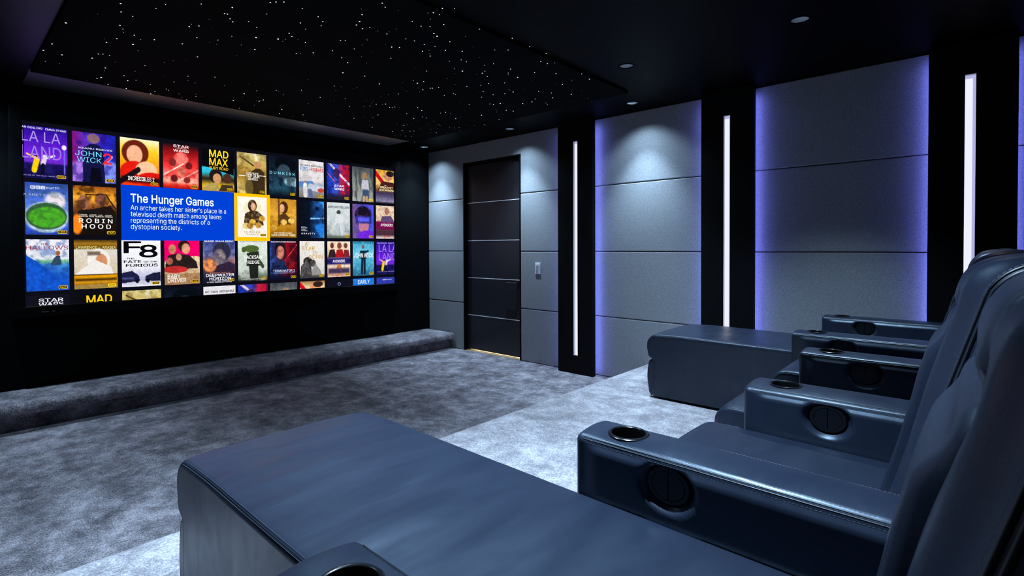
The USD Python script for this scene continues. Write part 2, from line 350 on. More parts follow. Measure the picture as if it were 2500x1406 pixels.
# pilasters: black boards standing off the wall, light slot in the face, LED strips behind the edges
PIL = [(2.624, 3.020, 2.793, 2.840), (1.234, 1.623, 1.404, 1.452), (-0.151, 0.238, 0.024, 0.074)]
words_ = ["nearest the door", "between the two wide fabric bays", "behind the recliner backs"]
for (y0, y1, s0, s1), w in zip(PIL, words_):
    p = thing("pilaster", f"tall black wall pilaster with a glowing slot, {w}", "pilaster", group="pilasters along the fabric wall", kind="structure")
    PX = 4.015; zb, zs0, zs1 = 0.0 if y1 > 2.14 else RZ, 0.17, 2.182
    zs0 = max(zs0, zb + 0.10)
    zt = ZC - 0.002
    obj("board", cat_(cbox(PX, 4.06, y0, s0, zb, zt, 0.002), cbox(PX, 4.06, s1, y1, zb, zt, 0.002), box(PX + 0.0004, 4.06, s0, s1, zb, zs0), box(PX + 0.0004, 4.06, s0, s1, zs1, zt)), "pilaster_black", p)
    ym = (y0 + y1) / 2
    obj("batten", box(4.06, WALL, ym - 0.06, ym + 0.06, zb, zt), "panel_core", p)
    obj("slot_lining", cat_(box(PX + 0.003, 4.058, s0 - 0.002, s0 + 0.001, zs0, zs1), box(PX + 0.003, 4.058, s1 - 0.001, s1 + 0.002, zs0, zs1), box(PX + 0.003, 4.058, s0, s1, zs1 - 0.001, zs1 + 0.002)), "slot_white", p)
    obj("slot_back", box(4.047, 4.051, s0 + 0.001, s1 - 0.001, zs0, zs1 - 0.001), "slot_glow", p)
    obj("slot_diffuser", cbox(4.042, 4.0468, s0 + 0.015, s1 - 0.0015, zs0, zs1 - 0.02, 0.001), "led_slot", p, label="glowing white strip in the pilaster slot")
    for e in (y0 + 0.012, y1 - 0.012):
        obj("led_strip", box(4.0602, 4.0650, e - 0.005, e + 0.005, zb + 0.03, zt - 0.06), "led_edge", p, label="blue violet light strip behind the pilaster edge")

# wall keypad
kp = thing("wall_keypad", "small white keypad on the fabric wall beside the door", "keypad")
obj("plate", cbox(XR - 0.010, XR + 0.001, 3.312, 3.379, 0.921, 1.034, 0.003), "white_plastic", kp)
for i in range(5): obj("button", cbox(XR - 0.0135, XR - 0.009, 3.334, 3.366, 0.945 + 0.014 * i, 0.955 + 0.014 * i, 0.001), "grey_plastic", kp)
obj("indicator", cbox(XR - 0.012, XR - 0.009, 3.322, 3.328, 0.945, 1.011, 0.001), "grey_plastic", kp)

# ------------------------------------------------------------------ downlights
where = ["nearest the corner by the screen", "second from the screen along the fabric wall", "third from the screen along the fabric wall", "beside the corner of the star panel", "over the far end of the recliner row",
         "over the footrest of the nearest recliner", "over the nearest recliner seat", "by the left wall nearest the screen", "second from the screen by the left wall", "third from the screen by the left wall"]
for i, (x, y) in enumerate(DL):
    d = thing("downlight", f"recessed round ceiling downlight {where[i]}", "downlight", group="ceiling downlights", loc=(x, y, ZC))
    obj("trim_ring", lathe([(0.043, 0.004), (0.043, -0.002), (0.050, -0.0035), (0.055, -0.002), (0.056, 0.0)], 40), "ceiling_paint", d, smooth=40)
    obj("reflector", lathe([(0.0445, 0.0), (0.043, 0.012), (0.037, 0.034), (0.030, 0.045)], 40), "trim_grey", d, smooth=True)
    obj("lens", lathe([(0.0, 0.043), (0.015, 0.0425), (0.030, 0.045)], 32), "lens_glass", d, smooth=True)
    for k in range(2): 
        s = trimesh.creation.icosphere(1, 0.003); s.apply_translation((0.013 * (2 * k - 1), 0.0, 0.041)); obj("emitter", s, "star_light", d)
    seat = i in (3, 4, 5, 6)
    gain = {3: 0.80, 4: 1.15, 5: 1.45, 6: 2.0, 7: 0.75, 8: 0.65, 9: 0.9}.get(i, 1.0)           # each fitting is dimmed on its own
    for nm, inten, cone, soft in (("lamp", gain * (SPOT_SEAT if seat else SPOT_WALL), (46.0 if i in (3, 4) else 42.0) if seat else 36.0, 1.0),) + ((("lamp_spill", gain * SPOT_SPILL, 61.0, 1.0),) if not seat else ()):
        sl = UsdLux.SphereLight.Define(stage, str(d.GetPath()) + "/" + nm)
        sl.CreateRadiusAttr(0.012); sl.CreateNormalizeAttr(True); sl.CreateIntensityAttr(inten); sl.CreateColorAttr(Gf.Vec3f(*SPOT_COLOR))
        sh = UsdLux.ShapingAPI.Apply(sl.GetPrim()); sh.CreateShapingConeAngleAttr(cone); sh.CreateShapingConeSoftnessAttr(soft)
        sl.AddTranslateOp().Set(Gf.Vec3d(0, 0, 0.024))

# ------------------------------------------------------------------ star ceiling panel
SP = (0.425, 3.530, 1.985, 4.630)
st = thing("star_panel", "black ceiling panel dotted with tiny white star lights", "ceiling panel", kind="structure")
obj("panel_board", cbox(SP[0], SP[1], SP[2], SP[3], ZC - 0.022, ZC - 0.006, 0.003), "black_velvet", st)
def ray(px, py): return Fv + (px - CX) / F_PX * Rv - (py - CY) / F_PX * Uv
def hit(px, py, z):
    d = ray(px, py); return d * (z - CAM_H) / d[2]
A = "402,132,5 732,147,4 750,170,2 318,261,4 265,301,4 378,328,4 650,251,4 812,265,5 713,229,3 820,208,3 942,235,3 600,323,3 628,324,2 562,348,4 669,334,2 643,408,4 618,467,5 592,473,3 757,456,2 780,487,3 830,484,2 660,510,3 917,511,2 770,534,3 945,553,3 920,567,3 1015,538,3 1030,545,2 1062,495,3 1147,459,2 1205,340,3 1113,260,3 1155,155,3 1214,151,3 1202,223,2 885,395,2 1420,126,3 1388,78,3 1370,75,2 1404,107,2 1418,38,3 1517,125,2 1567,160,2 1563,222,4 1555,295,4 1415,214,2 1330,237,2 1472,268,1 1312,465,2 1424,608,5 1582,613,4 1607,605,3 1490,567,4 1568,549,2 1686,546,2 1720,662,4 1705,688,3 1697,231,5 1781,215,4 1765,196,3 1834,132,3 1865,171,2 1864,252,3 1808,320,3 1912,316,3 1970,125,3 1942,95,2 1960,150,2 2195,124,4 2176,145,4 2213,168,3 2257,160,2 2210,82,3 2093,438,5 2226,458,4 2316,506,5 2386,349,2 2390,280,3 2438,283,3 2078,240,2 2107,240,2 2085,347,3 2122,376,3 2030,303,2 2162,292,2 736,14,3 739,65,3 810,93,2 952,43,2 1010,20,2 1228,16,2 1650,8,3 1684,4,3 1732,4,3 1845,45,2 1628,78,2 354,475,2 1196,583,2 1110,590,1 1510,690,2 1460,655,2 1380,700,1 1805,737,2 1850,696,2 1954,590,2 2107,597,2 2134,645,2 2160,718,2 2236,822,2 2393,845,3 2465,763,2 2482,690,3 2354,631,2 2260,640,1 2040,520,2 1840,545,2 1880,480,1"
B = "522,268,5 498,247,3 176,350,3 235,353,3 411,382,3 585,376,3 714,382,3 469,420,3 616,460,2 706,449,2 745,464,2 715,535,5 442,535,3 653,518,2 372,627,5 420,615,3 340,607,2 82,632,4 413,679,4 470,666,3 486,666,3 534,661,3 846,213,3 1096,313,3 1064,374,3 962,374,2 1228,377,2 1355,428,3 1313,462,3 1364,478,3 884,491,2 953,479,2 867,551,3 887,536,2 905,577,2 1082,520,3 1065,550,2 1137,582,4 1266,546,3 1429,554,3 1625,556,2 1684,597,3 1478,637,3 1550,609,1 1037,625,2 914,630,3 855,644,2 749,653,2 874,690,3 950,716,3 1071,680,2 1103,695,4 1039,709,2 862,735,3 1297,690,3 1394,703,3 1546,713,3 1404,740,3 1271,749,3 1245,771,4 1176,783,3 1353,780,2 1363,793,3 1672,742,1 1005,783,5 1050,835,4 1103,842,4 979,849,2 952,791,3 925,787,2 767,793,3 862,873,4 995,906,3 882,946,3 756,949,1 587,851,4 665,900,3 618,964,2 516,1008,4 440,895,3 405,838,4 374,816,3 291,861,3 269,953,4 345,898,3 255,989,3 316,998,2 345,994,4 281,1033,2 325,1039,2 183,999,3 179,1056,3 350,1093,3 27,966,3 72,871,3 32,893,2 58,789,3 129,787,3 160,813,2 200,810,2 180,815,2 104,14,3 126,45,2 225,70,1 453,90,1 494,88,3 540,102,2 563,88,3 656,90,2 333,154,2 400,191,2 468,194,2 573,178,2 70,228,1 139,250,2 211,211,1 284,288,2 349,304,2 424,332,2 506,347,2 577,722,2 647,706,2 661,713,2 227,710,2 290,690,1 151,715,1 548,857,2 626,864,2 535,943,1 475,983,1"
stars = []
for txt, sc, ox in ((A, 2.5, 0), (B, 3.125, 900)):
    for item in txt.split():
        a, b, s = map(float, item.split(",")); p = hit(ox + a / sc, b / sc, ZC - 0.016 - CAM_H + CAM_H)
        stars.append((p[0], p[1], s))
rs = random.Random(4)
while len(stars) < 292:
    x, y = rs.uniform(SP[0], SP[1]), rs.uniform(SP[2], SP[3])
    if rs.random() < 0.35 + 0.65 * (x - SP[0]) / 3.1: stars.append((x, y, rs.choice((0.8, 1, 1, 1.4, 2))))
for x, y, s in stars:
    inside = SP[0] < x < SP[1] and SP[2] < y < SP[3]
    r = 0.0009 + 0.00074 * s
    d = trimesh.creation.icosphere(1, r); d.vertices *= [1, 1, 0.5]; d.apply_translation((x, y, (ZC - 0.022 if inside else ZC) - 0.0002))
    obj("star_light", d, "star_light" if s >= 2 else "star_faint", st)

fs = []
for _ in range(260):
    x, y = rs.uniform(SP[0] + .02, SP[1] - .02), rs.uniform(SP[2] + .02, SP[3] - .02)
    if rs.random() < 0.3 + 0.7 * (x - SP[0]) / 3.1:
        d = trimesh.creation.icosphere(0, rs.uniform(0.0009, 0.0016)); d.apply_translation((x, y, ZC - 0.022)); fs.append(d)
obj("faint_stars", cat_(*fs), "star_faint", st, kind="stuff")

# ------------------------------------------------------------------ projection screen
SX0, SX1, SZ0, SZ1, SY = 0.414, 3.555, 0.785, 2.108, YF - 0.062
scr = thing("projection_screen", "wide projection screen in a black frame showing a grid of film posters", "projection screen")
fx0, fx1, fz0, fz1 = 0.345, 3.638, 0.706, 2.208
obj("frame", cat_(cbox(fx0, fx1, YF - 0.085, YF, SZ1, fz1, 0.006), cbox(fx0, fx1, YF - 0.085, YF, fz0, SZ0, 0.006), cbox(fx0, SX0, YF - 0.0845, YF, SZ0 - 0.01, SZ1 + 0.01, 0.004), cbox(SX1, fx1, YF - 0.0845, YF, SZ0 - 0.01, SZ1 + 0.01, 0.004)), "black_frame", scr)
for a, b in ((0.500, 0.541), (0.556, 0.574)):
    obj("frame_badge", cbox(a, b, YF - 0.0865, YF - 0.084, 0.735, 0.743, 0.0008), "badge_grey", scr)
k = (np.array([12, 13, 22]))
db = box(SX0, SX1, SY, SY + 0.01, SZ0, SZ1)
obj("display_surface", db, "picture", scr, cols=np.tile(lin(k), (len(db.vertices), 1)))

def smooth01(x): x = np.clip(x, 0, 1); return x * x * (3 - 2 * x)
def inside_poly(u, v, pts):
    r = np.zeros(u.shape, bool); n = len(pts)
    for i in range(n):
        (x1, y1), (x2, y2) = pts[i - 1], pts[i]
        c = ((y1 > v) != (y2 > v)); 
        with np.errstate(divide="ignore", invalid="ignore"):
            r ^= c & (u < (x2 - x1) * (v - y1) / (y2 - y1 + 1e-12) + x1)
    return r
def paint(ops, u, v, seed):
    """colour (sRGB 0-255) of a poster at u (right), v (down)"""
    c = np.zeros(u.shape + (3,))
    for o in ops:
        t = o[0]
        if t == "g":
            vs = [s[0] for s in o[1]]
            c = np.stack([np.interp(v, vs, [s[1][k] for s in o[1]]) for k in range(3)], -1); continue
        if t == "h":
            vs = [s[0] for s in o[1]]
            c = np.stack([np.interp(u, vs, [s[1][k] for s in o[1]]) for k in range(3)], -1); continue
        if t == "e":
            _, cx, cy, rx, ry, col, soft = o; soft = soft * .5; d = np.sqrt(((u - cx) / rx) ** 2 + ((v - cy) / ry) ** 2); a = smooth01((1 - d) / max(soft, .02) + 0.5)
        elif t == "r":
            _, x0, y0, x1, y1, col, soft = o; d = np.minimum(np.minimum(u - x0, x1 - u), np.minimum(v - y0, y1 - v)); a = smooth01(d / max(soft, .004) + 0.5)
        elif t == "l":
            _, x0, y0, x1, y1, w, col, soft = o; soft = soft * .6; dx, dy = x1 - x0, y1 - y0; s = np.clip(((u - x0) * dx + (v - y0) * dy) / (dx * dx + dy * dy), 0, 1)
            d = np.hypot(u - x0 - s * dx, v - y0 - s * dy) / w; a = smooth01((1 - d) / max(soft, .02) + 0.5)
        elif t == "p":
            col = o[2]; a = inside_poly(u, v, o[1]).astype(float)
        elif t == "n":
            _, sc, col, amt = o; n = meshkit.fbm(np.stack([u * sc[0], v * sc[1], np.full(u.shape, seed * 3.7)], -1), 3, seed); a = smooth01((n - 0.42) * 4) * amt
        c = c * (1 - a[..., None]) + np.asarray(col, float) * a[..., None]
    n = meshkit.fbm(np.stack([u * 22, v * 30, np.full(u.shape, seed * 1.7)], -1), 3, seed + 50) - 0.5
    c = c * (1 + 0.42 * n[..., None] * (1 - (c.mean(-1, keepdims=True) / 255) ** 4))
    g = c.mean(-1, keepdims=True)
    return g + (c - g) * 1.16

def letters(txt, x, zbase, capz, width=None, bold=True, depth=0.0004):
    """lettering on the screen plane: left edge x, baseline zbase, cap height capz; width squeezes or stretches it"""
    m = meshkit.text_mesh(txt, 0.1, 0.01, bold=bold)
    v = m.vertices.copy(); v[:, 0] -= v[:, 0].min(); v[:, :2] *= capz / 0.1
    if width: v[:, 0] *= width / v[:, 0].max()
    return T(np.c_[x + v[:, 0], SY - 0.0022 - v[:, 2] * depth / 0.01, zbase + v[:, 1]], m.faces)

CW, CH, CP = 0.263, 0.375, 0.2909
COLX = [0.397] + [0.688 + CP * i for i in range(10)]
COLX = [0.397, 0.688, 0.979, 1.269, 1.559, 1.847, 2.135, 2.428, 2.7245, 3.0195, 3.3145]
ROWZ = [2.077, 1.672, 1.264, 0.858]

def badge(cx, cz, w, txt="HDR", filled=False):
    Y, K = lin((250, 200, 30)), lin((12, 12, 10))
    h = w * 0.46
    def rr(w, h, y0, y1):
        pts = rounded([(cx - w / 2, cz - h / 2, h * .25), (cx + w / 2, cz - h / 2, h * .25), (cx + w / 2, cz + h / 2, h * .25), (cx - w / 2, cz + h / 2, h * .25)], 32)
        P = trimesh.creation.extrude_polygon(Polygon(pts), 0.0003, engine="earcut"); q = P.vertices
        return T(np.c_[q[:, 0], y1 - q[:, 2], q[:, 1]], P.faces)
    a, b = rr(w, h, 0, SY - 0.0016), rr(w * .88, h * .74, 0, SY - 0.0020)
    l = letters(txt, cx - w * .33, cz - h * .21, h * .42, w * .66)
    ca, cb, cl = (Y, Y, K) if filled else (Y, K, Y)
    return cat_(a, b, l), np.vstack([np.tile(c, (len(m.vertices), 1)) for m, c in ((a, ca), (b, cb), (l, cl))])

def poster(col, row, ops, texts, label, bd=True, btxt="HDR"):
    x0, z1 = COLX[col], ROWZ[row]; x1, z0 = x0 + CW, z1 - CH
    cx0, cx1, cz0 = max(x0, SX0 + 0.010), min(x1, SX1), max(z0, SZ0)
    nu, nv = 64, max(10, int(90 * (z1 - cz0) / CH))
    X, Z = np.meshgrid(np.linspace(cx0, cx1, nu), np.linspace(z1, cz0, nv))
    u, v = (X - x0) / CW, (z1 - Z) / CH
    c = lin(np.clip(paint(ops, u, v, col * 5 + row + 1), 0, 255)).reshape(-1, 3)
    vv = np.stack([X, np.full_like(X, SY - 0.0012), Z], -1).reshape(-1, 3)
    i = np.arange(nu * nv).reshape(nv, nu); q = np.stack([i[:-1, :-1], i[1:, :-1], i[1:, 1:], i[:-1, 1:]], -1).reshape(-1, 4)
    f = np.vstack([q[:, [0, 1, 2]], q[:, [0, 2, 3]]])
    # a tile with a little thickness
    rim = np.r_[i[0, :], i[1:, -1], i[-1, -2::-1], i[-2:0:-1, 0]]; bv = vv[rim] + [0, 0.0011, 0]; nb = len(rim); base = len(vv)
    sd = np.array([[rim[k], rim[(k + 1) % nb], base + (k + 1) % nb] for k in range(nb)] + [[rim[k], base + (k + 1) % nb, base + k] for k in range(nb)])
    p = obj("poster", T(np.vstack([vv, bv]), np.vstack([f, sd])), "picture", scr, cols=np.vstack([c, c[rim]]), label=label)
    for t in texts:
        s, tx, tb, cap, w, color = t[:6]; bold = t[6] if len(t) > 6 else True
        m = letters(s, x0 + tx * CW, z1 - tb * CH, cap * CH, w * CW, bold)
        if m.vertices[:, 0].max() > SX1 or m.vertices[:, 2].min() < SZ0:      # cropped by the edge of the picture
            mm = toman(trimesh.Trimesh(m.vertices, m.faces)) if False else None
            keep = (m.triangles_center[:, 0] < SX1) & (m.triangles_center[:, 2] > SZ0)
            vv2 = m.vertices.copy(); vv2[:, 0] = np.minimum(vv2[:, 0], SX1); vv2[:, 2] = np.maximum(vv2[:, 2], SZ0); m = T(vv2, m.faces[keep])
        obj("title_lettering", m, "picture", p, cols=np.tile(lin(color), (len(m.vertices), 1)))
    if bd and x1 - 0.02 < SX1:
        m, c2 = badge(x1 - 0.036, z0 + 0.022, 0.052, btxt, btxt == "UHD"); obj("format_badge", m, "picture", p, cols=c2)

W, K, YL = (235, 235, 240), (8, 8, 10), (250, 205, 20)
def man_(cx, top, h, w, coat, skin, soft=0.12):
    """plain standing or cropped figure: head, shoulders, body"""
    return [("e", cx, top + h * 0.09, w * 0.34, h * 0.10, skin, soft), ("p", [(cx - w * .62, top + h), (cx - w * .55, top + h * .30), (cx - w * .2, top + h * .20), (cx + w * .2, top + h * .20), (cx + w * .55, top + h * .30), (cx + w * .62, top + h)], coat)]
violet = [("g", [(0, (38, 18, 130)), (.55, (120, 45, 215)), (.68, (110, 50, 190)), (.72, (25, 18, 80)), (1, (18, 16, 60))]), ("n", (10, 14), (60, 60, 150), .25)]
vfig = [("l", .36, .62, .30, .84, .055, (240, 200, 20), .4), ("e", .36, .56, .035, .03, (40, 25, 30), .4), ("l", .52, .58, .48, .72, .05, (215, 205, 225), .4), ("l", .48, .74, .47, .90, .04, (15, 14, 30), .4), ("l", .16, .54, .36, .62, .02, (225, 180, 140), .5), ("l", .54, .6, .72, .54, .02, (225, 215, 230), .5)]
vtx = [("LA LA", .05, .30, .20, .82, (165, 140, 225), False), ("LAND", .05, .60, .24, .82, (150, 120, 215), False)]
P_ = poster
P_(0, 0, violet + [("l", .93, .38, .93, .88, .014, (120, 110, 210), .5), ("e", .93, .36, .05, .05, (235, 225, 250), .5)] + vfig,
   [("AN GOSLING   EMMA STONE", .06, .055, .035, .92, (220, 220, 235)), ("LA LA", .05, .30, .20, .80, (165, 140, 225), False), ("LAND", .05, .62, .24, .82, (150, 120, 215), False), ("E MOVIE OF THE YEAR. PERFECT", .05, .955, .022, .72, (140, 130, 200))], "violet poster tile with tall pale lettering in the first column")
P_(1, 0, [("h", [(0, (120, 25, 110)), (.35, (90, 60, 190)), (.7, (50, 40, 170)), (1, (30, 40, 150))]), ("e", .2, .9, .45, .3, (170, 130, 220), .8), ("e", .85, .8, .3, .25, (130, 150, 235), .8), ("n", (7, 9), (40, 20, 110), .6), ("l", .9, .45, .55, .75, .03, (180, 170, 245), .9)] + man_(.48, .02, 1.0, .42, (20, 22, 60), (130, 100, 110)) + [("p", [(.38, 1), (.42, .7), (.62, .7), (.68, 1)], (10, 10, 22))],
   [("KEANU REEVES", .14, .335, .032, .78, (215, 215, 240)), ("JOHN", .06, .475, .10, .60, (110, 215, 235), False), ("WICK", .10, .60, .10, .56, (110, 215, 235), False), ("2", .70, .60, .21, .20, (235, 40, 60)), ("CHAPTER", .66, .625, .022, .26, (225, 60, 70))], "purple and blue poster tile with a dark standing figure")
P_(2, 0, [("g", [(0, (250, 240, 205)), (.25, (250, 200, 60)), (.6, (240, 150, 30)), (1, (225, 60, 25))]), ("e", .38, .30, .34, .27, (95, 35, 22), .2), ("e", .36, .34, .20, .20, (235, 180, 145), .25), ("e", .35, .72, .36, .24, (205, 35, 25), .25), ("e", .66, .66, .28, .19, (240, 195, 160), .25), ("e", .80, .86, .40, .16, (200, 30, 25), .3), ("l", .0, .93, .45, .66, .06, (25, 18, 25), .3), ("r", .02, .82, 1.0, .93, (20, 12, 14), .1)],
   [("INCREDIBLES 2", .18, .895, .085, .68, (250, 248, 240))], "orange and yellow poster tile with rounded red shapes")
P_(3, 0, [("g", [(0, (16, 14, 20)), (.15, (120, 20, 25)), (.5, (225, 60, 60)), (.85, (250, 190, 170)), (.93, (215, 60, 45)), (1, (160, 25, 20))]), ("p", [(.5, .12), (.95, .75), (.05, .75)], (225, 85, 80)), ("e", .5, .32, .2, .14, (240, 130, 120), .6), ("l", .0, .72, .55, .44, .016, (255, 225, 215), .6), ("l", 1.0, .55, .5, .80, .014, (255, 225, 215), .6), ("e", .26, .42, .1, .09, (120, 45, 45), .5), ("e", .72, .47, .1, .08, (90, 30, 30), .5), ("e", .5, .62, .12, .12, (215, 130, 110), .5), ("e", .3, .78, .1, .08, (90, 30, 32), .5), ("e", .66, .8, .1, .07, (120, 50, 45), .5), ("n", (9, 12), (150, 20, 25), .35)],
   [("STAR", .28, .075, .055, .44, (245, 235, 235)), ("WARS", .28, .175, .055, .44, (245, 235, 235)), ("THE LAST JEDI", .36, .103, .017, .30, (235, 200, 200))], "red poster tile with crossing pale beams")
P_(4, 0, [("g", [(0, (9, 9, 12)), (.42, (9, 9, 12)), (.46, (60, 190, 215)), (.62, (60, 180, 200)), (.72, (240, 200, 60)), (1, (200, 150, 50))]), ("p", [(0, 0), (1, 0), (1, .60), (0, .42)], (9, 9, 12)), ("r", -.1, .64, 1.1, .8, (30, 28, 28), .2), ("e", .42, .64, .20, .17, (30, 24, 22), .3), ("e", .46, .70, .13, .12, (200, 150, 110), .35), ("p", [(.0, 1), (.10, .85), (.4, .80), (.62, 1)], (170, 150, 90)), ("e", .78, .68, .14, .12, (70, 45, 35), .4), ("p", [(.5, 1), (.6, .84), (.95, .84), (1, 1)], (60, 48, 34))],
   [("MAD", .22, .20, .165, .60, (245, 215, 30)), ("MAX", .22, .395, .165, .58, (245, 205, 25)), ("FURY ROAD", .23, .49, .065, .58, (240, 195, 30))], "black poster tile with bold yellow lettering over a desert scene")
tan = [("g", [(0, (205, 195, 140)), (.3, (190, 165, 95)), (.55, (150, 115, 45)), (.8, (205, 180, 110)), (1, (215, 195, 130))]), ("l", .1, .1, .55, .3, .02, (60, 55, 40), .6), ("l", .62, .0, .7, .3, .05, (225, 220, 190), .5), ("n", (6, 8), (110, 85, 40), .5)]
P_(5, 0, tan + man_(.70, .20, .85, .42, (55, 42, 26), (190, 140, 100)) + [("e", .40, .85, .14, .2, (95, 80, 45), .6)],
   [("TOM CRUISE", .30, .505, .03, .42, (245, 240, 225)), ("TOP GUN", .30, .60, .085, .45, (245, 245, 240)), ("MAVERICK", .36, .665, .05, .34, (235, 235, 225)), ("—", .06, .62, .12, .22, (235, 235, 225)), ("—", .76, .59, .12, .22, (235, 235, 225))], "olive and tan poster tile with a dark standing figure")
navy = [("g", [(0, (14, 22, 34)), (.4, (22, 34, 48)), (.6, (35, 60, 80)), (.8, (40, 75, 95)), (1, (16, 24, 34))]), ("e", .62, .18, .42, .2, (8, 12, 18), .3), ("e", .55, .38, .25, .2, (52, 70, 84), .5), ("e", .85, .62, .3, .12, (150, 190, 205), .7), ("n", (7, 9), (10, 16, 24), .6)]
P_(6, 0, navy, [("D U N K I R K", .02, .45, .065, .94, (125, 205, 220))], "dark navy poster tile with wide spaced pale blue letters")
P_(7, 0, [("g", [(0, (228, 224, 226)), (.55, (220, 216, 218)), (.62, (170, 180, 195)), (.8, (150, 150, 155)), (1, (110, 110, 100))]), ("l", .0, .66, .5, .62, .08, (90, 130, 190), .6), ("l", .45, .70, 1.0, .76, .09, (205, 215, 230), .4), ("e", .9, .78, .16, .06, (190, 70, 60), .5), ("e", .24, .60, .05, .05, (150, 105, 85), .4), ("l", .24, .68, .25, .92, .08, (235, 235, 235), .4), ("l", .44, .84, .48, .98, .09, (95, 105, 150), .5), ("n", (9, 11), (120, 120, 120), .25)],
   [("MATT DAMON  CHRISTIAN BALE", .05, .155, .04, .90, (40, 45, 50)), ("FORD", .05, .275, .09, .30, (70, 140, 200)), ("v", .41, .265, .06, .05, (30, 30, 35)), ("FERRARI", .48, .275, .09, .48, (205, 45, 40))], "pale poster tile with blue and red lettering above a racing car")
starblue = [("h", [(0, (30, 60, 170)), (.45, (70, 90, 190)), (.65, (190, 40, 70)), (1, (150, 25, 40))]), ("l", .1, .0, 1.0, .55, .035, (255, 225, 235), .8), ("l", .0, .25, .35, .5, .015, (235, 120, 150), .8), ("e", .42, .25, .14, .14, (60, 40, 80), .6), ("n", (8, 10), (20, 25, 90), .6), ("r", -.1, .86, 1.1, 1.1, (30, 30, 50), .2)]
P_(8, 0, starblue, [("STAR", .32, .635, .055, .42, (245, 245, 250)), ("WARS", .32, .725, .06, .44, (245, 245, 250))], "blue and red poster tile split by a bright diagonal beam")
greyf = [("g", [(0, (70, 75, 80)), (.3, (115, 120, 118)), (.6, (140, 145, 140)), (1, (160, 162, 158))]), ("n", (16, 5), (50, 55, 60), .7), ("e", .58, .24, .12, .11, (150, 120, 90), .3), ("p", [(.42, .66), (.46, .36), (.74, .36), (.80, .66)], (190, 190, 200)), ("r", .48, .64, .76, .85, (60, 80, 110), .08)]
P_(9, 0, greyf + [("l", .54, .86, .54, .98, .04, (190, 160, 130), .4), ("l", .68, .86, .69, .98, .04, (190, 160, 130), .4)], [], "grey poster tile with a small pale figure among trees", btxt="UHD")
P_(10, 0, [("g", [(0, (215, 160, 60)), (.4, (250, 215, 130)), (.6, (120, 80, 40)), (.7, (60, 50, 80)), (.95, (140, 135, 160)), (1, (40, 35, 45))]), ("l", .0, .12, .35, .38, .07, (190, 25, 35), .3), ("e", .62, .18, .22, .14, (215, 150, 110), .4), ("e", .72, .10, .2, .09, (35, 25, 22), .4), ("p", [(.1, .62), (.3, .34), (.9, .36), (1, .62)], (70, 30, 28)), ("n", (14, 16), (60, 55, 90), .3)],
   [("THE", .42, .475, .025, .10, (250, 240, 200)), ("GREATEST", .20, .555, .06, .66, (250, 235, 170)), ("SHOWMAN", .16, .635, .06, .78, (250, 235, 170))], "gold and red poster tile at the right edge of the top row")
# second row
P_(0, 1, [("g", [(0, (50, 75, 160)), (.3, (80, 110, 200)), (.6, (110, 140, 220)), (1, (40, 65, 170))]), ("e", .72, .35, .22, .18, (230, 220, 230), 1.0), ("e", .54, .66, .46, .30, (190, 210, 235), .3), ("e", .54, .64, .43, .26, (55, 90, 60), .15), ("e", .55, .66, .38, .2, (75, 160, 45), .3), ("n", (12, 16), (40, 70, 45), .35), ("r", .215, .058, .305, .122, (228, 232, 245), .01), ("r", .32, .058, .41, .122, (228, 232, 245), .01), ("r", .425, .058, .515, .122, (228, 232, 245), .01)],
   [("B", .238, .108, .036, .045, (60, 85, 165)), ("B", .343, .108, .036, .045, (60, 85, 165)), ("C", .446, .108, .036, .048, (60, 85, 165)), ("earth", .53, .11, .05, .28, (205, 215, 240), False), ("PLANET EARTH II", .05, .255, .04, .88, (170, 180, 225), False)], "blue poster tile with a green dome like a small planet")
P_(1, 1, [("g", [(0, (140, 80, 30)), (.25, (240, 170, 60)), (.45, (120, 70, 40)), (.65, (30, 22, 18)), (1, (18, 14, 12))]), ("e", .24, .33, .13, .15, (150, 100, 75), .3), ("e", .62, .26, .13, .14, (130, 85, 65), .3), ("p", [(.0, .8), (.12, .50), (.45, .46), (.85, .38), (1, .55), (1, .8)], (26, 22, 20)), ("l", .28, .18, .75, .16, .012, (20, 15, 12), .5), ("l", .75, .16, .98, .45, .014, (20, 15, 12), .5), ("n", (9, 12), (30, 16, 10), .55), ("e", .08, .78, .12, .2, (240, 130, 40), .8)],
   [("TARON   JAMIE   EVE   JAMIE", .12, .595, .020, .76, (220, 210, 195)), ("EGERTON  FOXX  HEWSON  DORNAN", .12, .628, .024, .78, (230, 220, 205)), ("R O B I N", .12, .745, .085, .78, (240, 238, 235)), ("H O O D", .18, .86, .085, .68, (240, 238, 235))], "black and fiery orange poster tile with wide white letters")
P_(5, 1, [("g", [(0, (245, 240, 232)), (1, (240, 234, 226))]), ("e", .52, .28, .30, .21, (235, 225, 190), .15)] + [("e", .5, .22, .15, .15, (45, 28, 20), .3), ("e", .53, .24, .085, .10, (215, 165, 130), .3), ("p", [(.2, .70), (.25, .42), (.45, .34), (.65, .34), (.85, .45), (.88, .7)], (58, 42, 26))] + [("e", x, y, .11, .075, c, .5) for x, y, c in ((.5, .62, (200, 165, 70)), (.7, .7, (165, 120, 40)), (.83, .53, (185, 140, 60)), (.28, .72, (215, 195, 120)), (.42, .72, (150, 100, 35)))] + [("n", (14, 18), (235, 220, 190), .3)],
   [("THE", .42, .835, .02, .12, (150, 130, 95)), ("HUNGER", .22, .895, .045, .54, (170, 145, 95), False), ("GAMES", .26, .950, .04, .44, (170, 145, 95), False)], "white poster tile inside the yellow highlight border")
